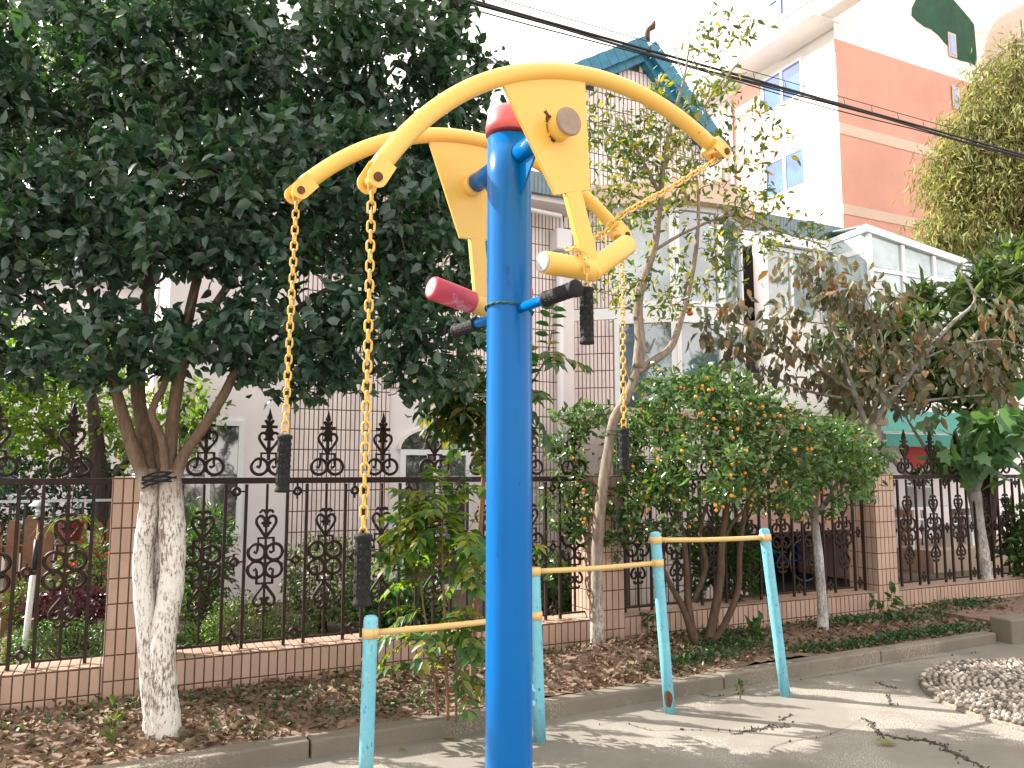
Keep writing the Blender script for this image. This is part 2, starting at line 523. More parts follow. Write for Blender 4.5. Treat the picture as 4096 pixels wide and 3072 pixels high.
L['young'] = mat_leaf('young_sapling_leaf', [(0.022, 0.065, 0.022), (0.035, 0.09, 0.025), (0.05, 0.10, 0.025), (0.20, 0.17, 0.04)], 0.4, 0.3)

B = {}
B['white'] = mat_bark('whitewashed_bark', (0.095, 0.062, 0.044), (0.19, 0.13, 0.09), (0.68, 0.65, 0.61), (1.30, 1.62))
B['brown'] = mat_bark('brown_bark', (0.055, 0.035, 0.025), (0.13, 0.085, 0.06))
B['pale'] = mat_bark('pale_bark', (0.16, 0.12, 0.09), (0.34, 0.28, 0.23), (0.50, 0.47, 0.44), (0.5, 1.0), wt=0.60)
B['grey'] = mat_bark('grey_bark', (0.16, 0.14, 0.13), (0.32, 0.29, 0.27), (0.52, 0.52, 0.50), (0.8, 1.2), wt=0.62)
B['stem'] = mat_bark('reddish_stem_bark', (0.15, 0.075, 0.045), (0.26, 0.15, 0.09))
B['stake'] = mat_bark('stake_bark', (0.30, 0.18, 0.11), (0.42, 0.27, 0.17))
B['dark'] = mat_bark('dark_bark', (0.03, 0.022, 0.018), (0.07, 0.05, 0.04))

# ------------------------------------------------------------------ leaves
TPL = {
    # (t along, w across, h out of plane)
    'oval': ([(0, 0, 0), (0.30, -0.5, 0.10), (0.30, 0, 0.0), (0.30, 0.5, 0.10), (0.68, -0.40, 0.04), (0.68, 0, -0.05), (0.68, 0.40, 0.04), (1, 0, -0.16)],
             [(0, 1, 2), (0, 2, 3), (1, 4, 5, 2), (2, 5, 6, 3), (4, 7, 5), (5, 7, 6)]),
    'simple': ([(0, 0, 0), (0.45, -0.5, 0.12), (0.45, 0.5, 0.12), (1, 0, -0.08)], [(0, 1, 3), (0, 3, 2)]),
    'curl': ([(0, 0, 0), (0.35, -0.45, 0.30), (0.35, 0, 0.0), (0.35, 0.5, 0.22), (0.75, -0.35, 0.42), (0.75, 0.30, 0.18), (1, 0.05, 0.35)],
             [(0, 1, 2), (0, 2, 3), (1, 4, 2), (2, 4, 6), (2, 6, 5), (2, 5, 3)]),
    'fig': ([(0, 0, 0), (-0.10, -0.30, 0.02), (0.16, -0.50, 0.0), (0.30, -0.30, 0.03), (0.56, -0.47, 0.0), (0.64, -0.20, 0.03), (1, 0, -0.12), (0.64, 0.20, 0.03), (0.56, 0.47, 0.0), (0.30, 0.30, 0.03), (0.16, 0.50, 0.0), (-0.10, 0.30, 0.02), (0.35, 0, 0.06)],
            [(0, 1, 12), (1, 2, 3), (1, 3, 12), (3, 4, 5), (3, 5, 12), (5, 6, 12), (12, 6, 7), (12, 7, 9), (7, 8, 9), (12, 9, 11), (9, 10, 11), (12, 11, 0)]),
}


def norm(a):
    return a / (np.linalg.norm(a, axis=-1, keepdims=True) + 1e-9)


def leaf_mesh(name, P, D, Nn, Ln, Wd, tpl, mat):
    tv, tf = TPL[tpl]
    n = len(P); k = len(tv)
    D = norm(D); S = norm(np.cross(D, Nn)); Q = np.cross(S, D)
    tva = np.array(tv)
    V = (P[:, None, :] + D[:, None, :] * (tva[None, :, 0:1] * Ln[:, None, None])
         + S[:, None, :] * (tva[None, :, 1:2] * Wd[:, None, None]) + Q[:, None, :] * (tva[None, :, 2:3] * Ln[:, None, None] * 0.9))
    V = V.reshape(-1, 3)
    me = bpy.data.meshes.new(name)
    fl = np.concatenate([np.array(f) for f in tf]); fc = np.array([len(f) for f in tf])
    loops = (fl[None, :] + (np.arange(n) * k)[:, None]).ravel().astype(np.int32)
    cnt = np.tile(fc, n)
    st = np.concatenate([[0], np.cumsum(cnt)[:-1]]).astype(np.int32)
    me.vertices.add(len(V)); me.vertices.foreach_set('co', V.astype(np.float32).ravel())
    me.loops.add(len(loops)); me.loops.foreach_set('vertex_index', loops)
    me.polygons.add(len(cnt)); me.polygons.foreach_set('loop_start', st)
    me.update(calc_edges=True)
    me.polygons.foreach_set('use_smooth', np.ones(len(cnt), dtype=bool))
    me.materials.append(mat)
    return me


LEAF1 = {}


def leaf_objs(P, D, Nn, Ln, Wd, tpl, mat, parent, cnt=300, name='leaf'):
    """the leaves that show largest, one object each, sharing one mesh"""
    key = (tpl, mat.name)
    if key not in LEAF1:
        tv, tf = TPL[tpl]
        me = bpy.data.meshes.new(name)
        me.from_pydata([tuple(v) for v in tv], [], tf)
        me.polygons.foreach_set('use_smooth', [True] * len(tf))
        me.materials.append(mat)
        LEAF1[key] = me
    me = LEAF1[key]
    D = norm(D); S = norm(np.cross(D, Nn)); Q = np.cross(S, D)
    for i in range(len(P)):
        m = Matrix(((D[i, 0] * Ln[i], S[i, 0] * Wd[i], Q[i, 0] * Ln[i] * .9, P[i, 0]),
                    (D[i, 1] * Ln[i], S[i, 1] * Wd[i], Q[i, 1] * Ln[i] * .9, P[i, 1]),
                    (D[i, 2] * Ln[i], S[i, 2] * Wd[i], Q[i, 2] * Ln[i] * .9, P[i, 2]), (0, 0, 0, 1)))
        o = bpy.data.objects.new(name, me)
        COL.objects.link(o); o.parent = parent
        o.matrix_local = ROOTW[parent.name].inverted() @ m


def place_leaves(parent, P, D, Nn, Ln, Wd, tpl, mat, partname='foliage', nobj=300):
    x, y, dd = proj(P)
    vis = (x > -5) & (x < 1029) & (y > -5) & (y < 773) & (dd > 0)
    score = np.where(vis, Ln / dd, 0)
    if len(P) <= nobj:
        leaf_objs(P, D, Nn, Ln, Wd, tpl, mat, parent); return
    if nobj > 0:
        idx = np.argsort(-score)[:nobj]
        mask = np.zeros(len(P), bool); mask[idx] = True
        leaf_objs(P[mask], D[mask], Nn[mask], Ln[mask], Wd[mask], tpl, mat, parent)
    else:
        mask = np.zeros(len(P), bool)
    r = ~mask
    me = leaf_mesh(partname, P[r], D[r], Nn[r], Ln[r], Wd[r], tpl, mat)
    o = add(partname, me, parent); tag(o, kind='stuff')
    return o


def bend(pts, n=5, wob=0.03):
    """smooth path through pts"""
    pts = [np.asarray(p, float) for p in pts]
    out = []
    for i in range(len(pts) - 1):
        p0 = pts[max(i - 1, 0)]; p1 = pts[i]; p2 = pts[i + 1]; p3 = pts[min(i + 2, len(pts) - 1)]
        for k in range(n):
            t = k / n
            out.append(0.5 * ((2 * p1) + (-p0 + p2) * t + (2 * p0 - 5 * p1 + 4 * p2 - p3) * t * t + (-p0 + 3 * p1 - 3 * p2 + p3) * t ** 3))
    out.append(pts[-1])
    return out


def limb(mb, pts, rads, seg=8, n=5, lump=0.0):
    pp = bend(pts, n)
    rr = np.interp(np.linspace(0, len(rads) - 1, len(pp)), range(len(rads)), rads)
    if lump: rr = rr * (1 + rng.uniform(-lump, lump, len(rr)))
    mb.tube(pp, list(rr), seg)
    return pp, rr


def sample_lobes(lobes, n, shell=0.45):
    """lobes: (centre, (rx, ry, rz)); points biased to the outside of the crown"""
    w = np.array([r[0] * r[1] * r[2] for c, r in lobes]) ** 0.8; w /= w.sum()
    k = rng.choice(len(lobes), n, p=w)
    C = np.array([lobes[i][0] for i in k]); R = np.array([lobes[i][1] for i in k])
    dirs = norm(rng.normal(size=(n, 3)))
    rad = rng.uniform(shell, 1.0, n) ** 0.6
    return C + dirs * R * rad[:, None], C


def tree(name, label, cat, base, limbs, lobes, ntwig, lpt, leaf, bark, group=None, tpl='oval', ll=(0.06, 0.09), ww=0.45,
         spread=0.16, droop=0.0, nobj=300, twig_r=0.0035, shell=0.45, simple_back=False, fruit=None, up=0.5, twigseg=4, crownname='foliage', keep=None, r0=0.010, smoothwood=True):
    """limbs: list of (points, radii) for trunk and main branches; twigs grow from them to points inside the lobes"""
    r = root(name, base, label, cat, group)
    wood = MB(); nodes = []
    for pts, rads in limbs:
        pp, rr = limb(wood, pts, rads, 10 if max(rads) > 0.03 else 6, 5, 0.05 if max(rads) > 0.03 else 0.0)
        for p in pp[len(pp) // 3:]: nodes.append(p)
    T, C = sample_lobes(lobes, ntwig, shell)
    if keep is not None:
        m = keep(T); T, C = T[m], C[m]
    nd = np.array(nodes)
    d0 = np.array([np.min(np.linalg.norm(nd - t, axis=1)) for t in T])
    order = np.argsort(d0)
    cap = len(nd) + len(T) * 3
    arr = np.zeros((cap, 3)); arr[:len(nd)] = nd; cnt = len(nd)
    br = MB(); LP = []; LD = []
    for i in order:
        t = T[i]
        dist = np.linalg.norm(arr[:cnt] - t, axis=1)
        j = int(np.argmin(dist)); s = arr[j].copy(); dl = float(dist[j])
        if dl < 0.03: continue
        mid1 = s + (t - s) * 0.35 + rng.normal(size=3) * dl * 0.06 + K * dl * 0.06
        mid2 = s + (t - s) * 0.7 + rng.normal(size=3) * dl * 0.06 + K * dl * 0.04
        r1 = min(r0, twig_r + 0.009 * dl)
        br.tube([s, mid1, mid2, t], [r1, r1 * 0.8, r1 * 0.55, twig_r * 0.5], twigseg, cap=False)
        arr[cnt] = mid1; arr[cnt + 1] = mid2; arr[cnt + 2] = t; cnt += 3
        dv = (t - mid2); dv = dv / (np.linalg.norm(dv) + 1e-9)
        for q in range(lpt):
            f = rng.uniform(0.0, 1.0) ** 0.7
            p = mid2 + (t - mid2) * f + rng.normal(size=3) * spread * (0.35 + 0.65 * rng.random())
            LP.append(p); LD.append(dv)
    wood.build('trunk', bark, r)
    if br.v: br.build('branches', B['brown'] if bark is not B['stem'] else bark, r, kind='stuff')
    P = np.array(LP); n = len(P)
    D = norm(np.array(LD) * 0.5 + rng.normal(size=(n, 3)) * 0.9 + np.array([0, 0, -droop]))
    Nn = norm(rng.normal(size=(n, 3)) * 0.8 + np.array([0, -0.25, up]))
    Ln = rng.uniform(ll[0], ll[1], n); Wd = Ln * ww * rng.uniform(0.8, 1.15, n)
    place_leaves(r, P, D, Nn, Ln, Wd, tpl, leaf, crownname, nobj)
    if fruit:
        fm, fr, fn, fmat, fname = fruit
        x, y, dd = proj(P)
        cand = np.where((x > 0) & (x < 1024) & (y > 0) & (y < 768))[0]
        cand = cand[np.argsort(dd[cand])][:int(len(cand) * 0.35)]
        pick = rng.choice(cand, min(fn, len(cand)), replace=False)
        for i in pick:
            sc = fr * rng.uniform(0.8, 1.15)
            o = add(fname, fm, r, Matrix.Translation(Vector(P[i] + np.array([0, -0.03, -0.03]))) @ Matrix.Scale(sc, 4))
    return r


def ball_mesh(name, mat, seg=8, rings=6, sq=1.0):
    mb = MB()
    prof = [(max(0.02, math.sin(PI * i / rings)), -math.cos(PI * i / rings) * sq) for i in range(rings + 1)]
    mb.lathe((0, 0, 0), (0, 0, 1), prof, seg)
    return mb.mesh(name, mat)


KUM = ball_mesh('fruit', M['orange'])
PER = ball_mesh('persimmon', M['persimmon'], 12, 8, 0.85)

# ==================================================================================== GROUND
g = MB()
g.add([(-120, -60, 0), (160, -60, 0), (160, 160, 0), (-120, 160, 0)], [(0, 1, 2, 3)])
struct(g, 'ground', M['paving'])

# kerb: concrete stones end to end along the bed
def kd(s): return 4.60 + 0.030 * s
KZ = 0.10
kb_root = root('kerb', W(3, kd(3)), None, None)
kb_root['kind'] = 'structure'
ks = [-3.6, -2.1, -0.55, 1.0, 2.5, 4.03, 5.75, 7.35]
for i in range(len(ks) - 1):
    a, b = ks[i] + 0.006, ks[i + 1] - 0.006
    m = MB()
    jz = rng.uniform(-0.004, 0.004)
    for k, (q0, q1) in enumerate(((a, b),)):
        p = [W(q0, kd(q0), -0.05), W(q1, kd(q1), -0.05), W(q1, kd(q1) + 0.13, -0.05), W(q0, kd(q0) + 0.13, -0.05)]
        m.prism(p, K * (KZ + 0.05 + jz))
    m.build('kerb_stone', M['kerb'], kb_root, bevel=0.012)

# soil bed between kerb and fence wall
def soil_h(s, d):
    z = 0.085 + 0.03 * (d - 4.7) + 0.012 * math.sin(3.1 * s + 1.3 * d) + 0.010 * math.sin(7.3 * d + 2 * s)
    z += 0.13 * math.exp(-(((s - 3.55) / 0.55) ** 2 + ((d - 5.42) / 0.28) ** 2))
    z += 0.04 * math.exp(-(((s - 4.6) / 0.5) ** 2 + ((d - 5.2) / 0.3) ** 2))
    z += 0.04 * math.exp(-(((s - 0.6) / 0.6) ** 2 + ((d - 5.2) / 0.25) ** 2))
    return z
m = MB(); ns_, nd_ = 300, 34
for i in range(ns_ + 1):
    s = -4.0 + 18.0 * i / ns_
    for j in range(nd_ + 1):
        d0 = kd(min(s, 7.2)) + 0.12
        d = d0 + (6.02 - d0) * j / nd_
        m.v.append(tuple(W(s, d, soil_h(s, d) + rng.normal() * 0.006)))
for i in range(ns_):
    for j in range(nd_):
        a = i * (nd_ + 1) + j
        m.f.append((a, a + nd_ + 1, a + nd_ + 2, a + 1)); m.sm.append(True)
struct(m, 'soil_bed', M['soil'])

# ground behind the fence
m = MB(); m.prism([W(-14, 6.2, 0), W(26, 6.2, 0), W(26, 9.6, 0), W(-14, 9.6, 0)], K * 0.10); struct(m, 'garden_soil', M['garden_soil'])
m = MB(); m.prism([W(-14, 9.6, 0), W(-2.2, 9.6, 0), W(-2.2, 40, 0), W(-14, 40, 0)], K * 0.10); struct(m, 'side_garden_ground', M['garden_soil'])
m = MB(); m.prism([W(-3.2, 6.4, 0.1), W(-1.15, 6.4, 0.1), W(-1.4, 8.4, 0.1), W(-4.2, 11, 0.1)], K * 0.03); struct(m, 'garden_path', M['path'])

# ==================================================================================== FENCE WALL, PILLARS, IRON PANELS
TILE = {}


def tile_mesh(w, h, mat):
    key = (round(w, 3), round(h, 3), mat.name)
    if key not in TILE:
        m = MB(); t = 0.004; c = 0.0025
        vs = [(-w / 2, 0, -h / 2), (w / 2, 0, -h / 2), (w / 2, 0, h / 2), (-w / 2, 0, h / 2),
              (-w / 2, -t + c * .6, -h / 2), (w / 2, -t + c * .6, -h / 2), (w / 2, -t + c * .6, h / 2), (-w / 2, -t + c * .6, h / 2),
              (-w / 2 + c, -t, -h / 2 + c), (w / 2 - c, -t, -h / 2 + c), (w / 2 - c, -t, h / 2 - c), (-w / 2 + c, -t, h / 2 - c)]
        fs = [(8, 9, 10, 11)]
        for a in range(4):
            b = (a + 1) % 4
            fs += [(a, b, 4 + b, 4 + a), (4 + a, 4 + b, 8 + b, 8 + a)]
        m.add(vs, fs)
        TILE[key] = m.mesh('tile', mat)
    return TILE[key]


def tile_face(parent, o, ax, az, nout, width, height, tw, th, gap, mat, jit=0.0008, maxobj=300, zoff=0.0, name='tile', hole=None):
    """lays tiles on a rectangular face; o = lower left corner, ax across, az up, nout outwards"""
    ax = np.asarray(ax, float); az = np.asarray(az, float); nout = np.asarray(nout, float)
    cells = []
    nx = int(math.ceil(width / tw - 1e-6)); 
    zc = height
    rows = []
    while zc > 0.02:
        h = min(th, zc); rows.append((zc - h, h)); zc -= th
    for (z0, h) in rows:
        for i in range(nx):
            w = min(tw, width - i * tw)
            if w < 0.012: continue
            if hole and hole(i * tw + w / 2, z0 + h / 2): continue
            cells.append((i * tw + w / 2, z0 + h / 2, w - gap, h - gap))
    res = []
    for (cx, cz, w, h) in cells:
        p = o + ax * cx + az * cz + nout * (0.0005 + abs(rng.normal()) * jit)
        res.append((p, ax, az, nout, w, h))
    return res


def put_tiles(parent, lst, mat, maxobj=300, name='tile'):
    P = np.array([c[0] for c in lst])
    x, y, dd = proj(P)
    ok = (x > -8) & (x < 1032) & (y > -8) & (y < 776) & (dd > 0)
    sc = np.where(ok, 1.0 / np.abs(dd), 0) * np.array([c[4] * c[5] for c in lst]) ** 0.5
    order = np.argsort(-sc)
    rest = MB()
    for rank, i in enumerate(order):
        p, ax, az, no, w, h = lst[i]
        jx = rng.normal() * 0.004
        axr = norm(ax + az * jx * 0.4); 
        if rank < maxobj and sc[i] > 0:
            me = tile_mesh(w, h, mat)
            m = Matrix(((axr[0], -no[0], az[0], p[0]), (axr[1], -no[1], az[1], p[1]), (axr[2], -no[2], az[2], p[2]), (0, 0, 0, 1)))
            o = bpy.data.objects.new(name, me); COL.objects.link(o); o.parent = parent
            o.matrix_local = ROOTW[parent.name].inverted() @ m
        elif len(lst) > maxobj or sc[i] > 0:
            me = tile_mesh(w, h, mat)
            vs = [p + ax * v.co[0] - no * v.co[1] + az * v.co[2] for v in me.vertices]
            rest.add(vs, [tuple(f.vertices) for f in me.polygons])
    if rest.v:
        tag(rest.build('tiling', mat, parent), kind='stuff')


FD = 5.90          # front plane of plinth and pillars
PT = 0.335         # plinth top
def plinth(s0, s1, label):
    r = root('plinth_wall', W((s0 + s1) / 2, FD + 0.12), label, 'wall', 'tiled plinth walls under the iron fence')
    MB().sbox(s0, s1, FD, FD + 0.30, -0.1, PT).build('core', M['grout'], r)
    ls = tile_face(r, W(s0, FD, 0.0), U, K, -N, s1 - s0, PT - 0.005, 0.0605, 0.163, 0.009, M['tile'])
    ls += tile_face(r, W(s0, FD, PT), U, N, K, s1 - s0, 0.30, 0.0605, 0.15, 0.009, M['tile'])
    put_tiles(r, ls, M['tile'])


def pillar(s0, s1, label):
    r = root('fence_pillar', W((s0 + s1) / 2, FD + 0.2), label, 'pillar', 'tiled pillars of the fence')
    zt = 1.548
    MB().sbox(s0, s1, FD - 0.006, FD + 0.36, -0.1, zt).build('core', M['grout'], r)
    w = (s1 - s0)
    ls = tile_face(r, W(s0, FD - 0.006, 0.0), U, K, -N, w, zt - 0.004, w / 5, 0.163, 0.009, M['tile'])
    ls += tile_face(r, W(s0, FD + 0.36, 0.0), -N, K, -U, 0.366, zt - 0.004, 0.061, 0.163, 0.009, M['tile'])
    ls += tile_face(r, W(s0, FD - 0.006, zt), U, N, K, w, 0.366, w / 5, 0.122, 0.009, M['tile'])
    put_tiles(r, ls, M['tile'])


PIL = [(-0.07, 0.24), (3.64, 3.95), (7.11, 7.41)]
plinth(-4.2, -0.07, 'tiled plinth wall left of the pillar behind the double white trunk')
plinth(0.24, 3.64, 'long tiled plinth wall behind the leaf litter, between the first two pillars')
plinth(3.95, 7.11, 'tiled plinth wall behind the kumquat stems and the light blue posts')
plinth(7.41, 13.0, 'tiled plinth wall running off to the right behind the fig trunk')
pillar(*PIL[0], 'tiled pillar partly hidden behind the double whitewashed trunk')
pillar(*PIL[1], 'tiled pillar behind the thin bent tree and the yellow rails')
pillar(*PIL[2], 'tiled pillar at the right, beside the porch with white buckets')

# iron work, drawn in the plane of the fence: x along, z up
FI = FD + 0.14
def arc2(cx, cz, r, a0, a1, n=10):
    return [(cx + r * math.cos(math.radians(a0 + (a1 - a0) * i / n)), cz + r * math.sin(math.radians(a0 + (a1 - a0) * i / n))) for i in range(n + 1)]


def iron(mb, pts, r=0.012, seg=5, closed=False):
    p3 = [np.array([x, 0.0, z]) for x, z in pts]
    if closed: mb.ring(p3, r, seg)
    else: mb.tube(p3, r, seg)


def heart(mb, cz, h, w, up=1, r=0.0115):
    """heart whose point is at cz and whose lobes curl in h above it"""
    for sx in (-1, 1):
        pts = [(0, cz), (sx * w * 0.55, cz + up * h * 0.35), (sx * w, cz + up * h * 0.68), (sx * w * 0.93, cz + up * h * 0.93), (sx * w * 0.58, cz + up * h), (sx * w * 0.24, cz + up * h * 0.90), (sx * w * 0.16, cz + up * h * 0.74), (sx * w * 0.34, cz + up * h * 0.66), (sx * w * 0.46, cz + up * h * 0.72)]
        p3 = bend([np.array([x, 0, z]) for x, z in pts], 3)
        mb.tube(p3, r, 5)


def ring_pair(mb, cz, R, hook=1):
    for sx in (-1, 1):
        iron(mb, [(sx * (R + 0.004) + R * math.cos(a), cz + R * math.sin(a)) for a in np.linspace(0, 2 * PI, 19)[:-1]], 0.0125, 5, True)
    mb.prism([np.array([x, -0.007, cz + z]) for x, z in ((-0.020, -R * .7), (0.020, -R * .7), (0.012, 0), (0.020, R * .7), (-0.020, R * .7), (-0.012, 0))], np.array([0, 0.014, 0]))


def bracket(mb, z_in, z_top, R):
    """square arch whose legs drop into the rings and hook inwards"""
    dz = z_top - z_in
    w = R * 1.0
    sg = 1 if dz > 0 else -1
    mb.obox((0, 0, z_top), np.array([1., 0, 0]), np.array([0, 1., 0]), K, w + 0.007, 0.007, 0.007)
    for sx in (-1, 1):
        pts = [(sx * w, z_top), (sx * w, z_in + sg * 0.004), (sx * (w + 0.004) - 0, z_in - sg * R * .25), (sx * (w - 0.004) - 0.012, z_in - sg * R * .5), (sx * w - 0.028 , z_in - sg * R * .30)]
        p3 = [np.array([x, 0, z]) for x, z in pts]
        mb.tube(p3, 0.0105, 5)


def crown(mb, z):
    for sx in (-1, 1):
        p3 = bend([np.array([x, 0, zz]) for x, zz in ((0, z), (sx * 0.018, z + 0.022), (sx * 0.040, z + 0.018), (sx * 0.046, z + 0.002))], 3)
        mb.tube(p3, 0.0105, 5)


def scroll_mesh():
    mb = MB(); R = 0.058
    ring_pair(mb, 0.885, R); ring_pair(mb, 1.008, R)
    bracket(mb, 1.03, 1.108, R * 0.95); bracket(mb, 0.862, 0.785, R * 0.95)
    heart(mb, 1.112, 0.155, 0.068); heart(mb, 0.780, 0.150, 0.072, up=-1)
    crown(mb, 1.285)
    for sx in (-1, 1):
        p3 = bend([np.array([x, 0, zz]) for x, zz in ((0, 0.605), (sx * 0.020, 0.585), (sx * 0.042, 0.592), (sx * 0.046, 0.607))], 3)
        mb.tube(p3, 0.0105, 5)
    # small leaves inside the hearts
    mb.obox((0, 0, 1.20), np.array([1., 0, 0]), np.array([0, 1., 0]), K, 0.022, 0.006, 0.014)
    return mb.mesh('scroll_ornament', M['iron'])


def finial_mesh():
    mb = MB(); R = 0.058
    ring_pair(mb, 1.625, R); bracket(mb, 1.645, 1.722, R * 0.95); heart(mb, 1.728, 0.145, 0.068)
    mb.obox((0, 0, 1.79), np.array([1., 0, 0]), np.array([0, 1., 0]), K, 0.012, 0.006, 0.12)
    mb.obox((0, 0, 1.84), np.array([1., 0, 0]), np.array([0, 1., 0]), K, 0.026, 0.006, 0.012)
    for a in range(6):
        A = a * PI / 3
        c = np.array([math.cos(A) * 0.026, 0, 1.918 + math.sin(A) * 0.026])
        mb.obox(c, np.array([math.cos(A), 0, math.sin(A)]), np.array([0, 1., 0]), np.array([-math.sin(A), 0, math.cos(A)]), 0.032, 0.008, 0.011)
    mb.lathe((0, 0, 1.94), (0, 0, 1), [(0.010, 0), (0.018, 0.012), (0.009, 0.025), (0.023, 0.042), (0.018, 0.062), (0.003, 0.115)], 8)
    return mb.mesh('finial', M['iron'])


def rosette_mesh():
    mb = MB()
    iron(mb, [(0.024 * math.cos(a), 0.024 * math.sin(a)) for a in np.linspace(0, 2 * PI, 13)[:-1]], 0.0125, 5, True)
    for sx in (-1, 1):
        mb.obox((sx * 0.052, 0, 0), np.array([1., 0, 0]), np.array([0, 1., 0]), K, 0.018, 0.006, 0.006)
        mb.obox((0, 0, sx * 0.044), np.array([1., 0, 0]), np.array([0, 1., 0]), K, 0.007, 0.006, 0.014)
    return mb.mesh('rosette', M['iron'])


def bar_mesh():
    mb = MB(); mb.obox((0, 0, (PT + 1.50) / 2), np.array([1., 0, 0]), np.array([0, 1., 0]), K, 0.0108, 0.0108, (1.50 - PT) / 2 - 0.003); return mb.mesh('bar', M['iron'])


SC_M, FI_M, RO_M, BA_M = scroll_mesh(), finial_mesh(), rosette_mesh(), bar_mesh()
def cbar():
    mb = MB(); mb.obox((0, 0, (0.39 + 1.50) / 2), np.array([1., 0, 0]), np.array([0, 1., 0]), K, 0.0085, 0.0085, (1.50 - 0.39) / 2 - 0.002); return mb.mesh('centre_bar', M['iron'])
CB_M = cbar()


def fmat(s, z=0.0):
    p = W(s, FI, z)
    return Matrix(((U[0], N[0], 0, p[0]), (U[1], N[1], 0, p[1]), (0, 0, 1, p[2]), (0, 0, 0, 1)))


def iron_panel(s0, s1, first, period, label):
    r = root('iron_fence_panel', W((s0 + s1) / 2, FI, PT), label, 'fence', 'wrought iron fence panels')
    MB().sbox(s0 - 0.003, s1 + 0.003, FI - 0.02, FI + 0.02, 1.502, 1.545).build('top_rail', M['iron'], r, bevel=0.003)
    c = first
    while c - 0.15 > s0: c -= period
    while c < s1 + 0.15:
        if c - 0.05 > s0 and c + 0.05 < s1:
            add('scroll_ornament', SC_M, r, fmat(c)); add('finial', FI_M, r, fmat(c) ); add('centre_bar', CB_M, r, fmat(c))
            MB().sbox(max(s0, c - 0.138), min(s1, c + 0.138), FI - 0.007, FI + 0.007, 0.372, 0.388).build('lower_rail', M['iron'], r)
        for q in (-0.146, 0.146):
            if s0 < c + q < s1: add('bar', BA_M, r, fmat(c + q))
        g_ = c + period / 2
        if s0 + 0.05 < g_ < s1 - 0.05:
            for z in (1.445, 0.945, 0.425): add('rosette', RO_M, r, fmat(g_, z))
        c += period


iron_panel(-4.2, -0.07, -0.33, 0.430, 'iron fence panel at the far left in front of the bright garden path')
iron_panel(0.24, 3.64, 0.508, 0.433, 'iron fence panel between the double white trunk and the pillar behind the bent tree')
iron_panel(3.95, 7.11, 4.20, 0.433, 'iron fence panel behind the kumquat tree, before the opening with the blue bicycle')
iron_panel(7.41, 13.0, 7.80, 0.433, 'iron fence panel at the right in front of the porch with white buckets')

# ==================================================================================== SHOULDER TRAINER
PX, PY = -0.0075, 1.98
TH = 0.5528; ZA = 2.3983; SL = 0.0178
A3 = np.array([math.sin(TH), -math.cos(TH), SL])
O3 = np.array([PX, PY, ZA])
tr = root('exercise_machine', (PX, PY, 0), 'blue post exercise machine with two yellow rocking arches, chains and black grips', 'exercise machine')
PR = 0.057
MB().lathe((PX, PY, -0.05), K, [(PR, 0), (PR, 1.2), (PR, 2.4), (PR, 2.505)], 40).build('post', M['blue'], tr)
MB().lathe((PX, PY, 2.488), K, [(PR + 0.004, -0.022), (PR + 0.0045, 0.0), (PR + 0.001, 0.022), (PR * 0.86, 0.040), (PR * 0.6, 0.054), (PR * 0.3, 0.061), (0.002, 0.063)], 40).build('cap', M['red_plastic'], tr)
# axle tubes and their gussets
for sg, ln in ((1, 0.2153), (-1, 0.203)):
    MB().lathe(O3, A3 * sg, [(0.026, 0.03), (0.026, ln - 0.003)], 28).build('axle_tube', M['blue'], tr)
    side = np.cross(K, A3 * sg); side = side / np.linalg.norm(side)
    a0 = O3 + A3 * sg * (PR - 0.004)
    MB().prism([a0 - K * 0.024 - side * 0.003, a0 + A3 * sg * 0.075 - K * 0.025 - side * 0.003, a0 - K * 0.115 - side * 0.003], side * 0.006).build('gusset', M['blue'], tr)

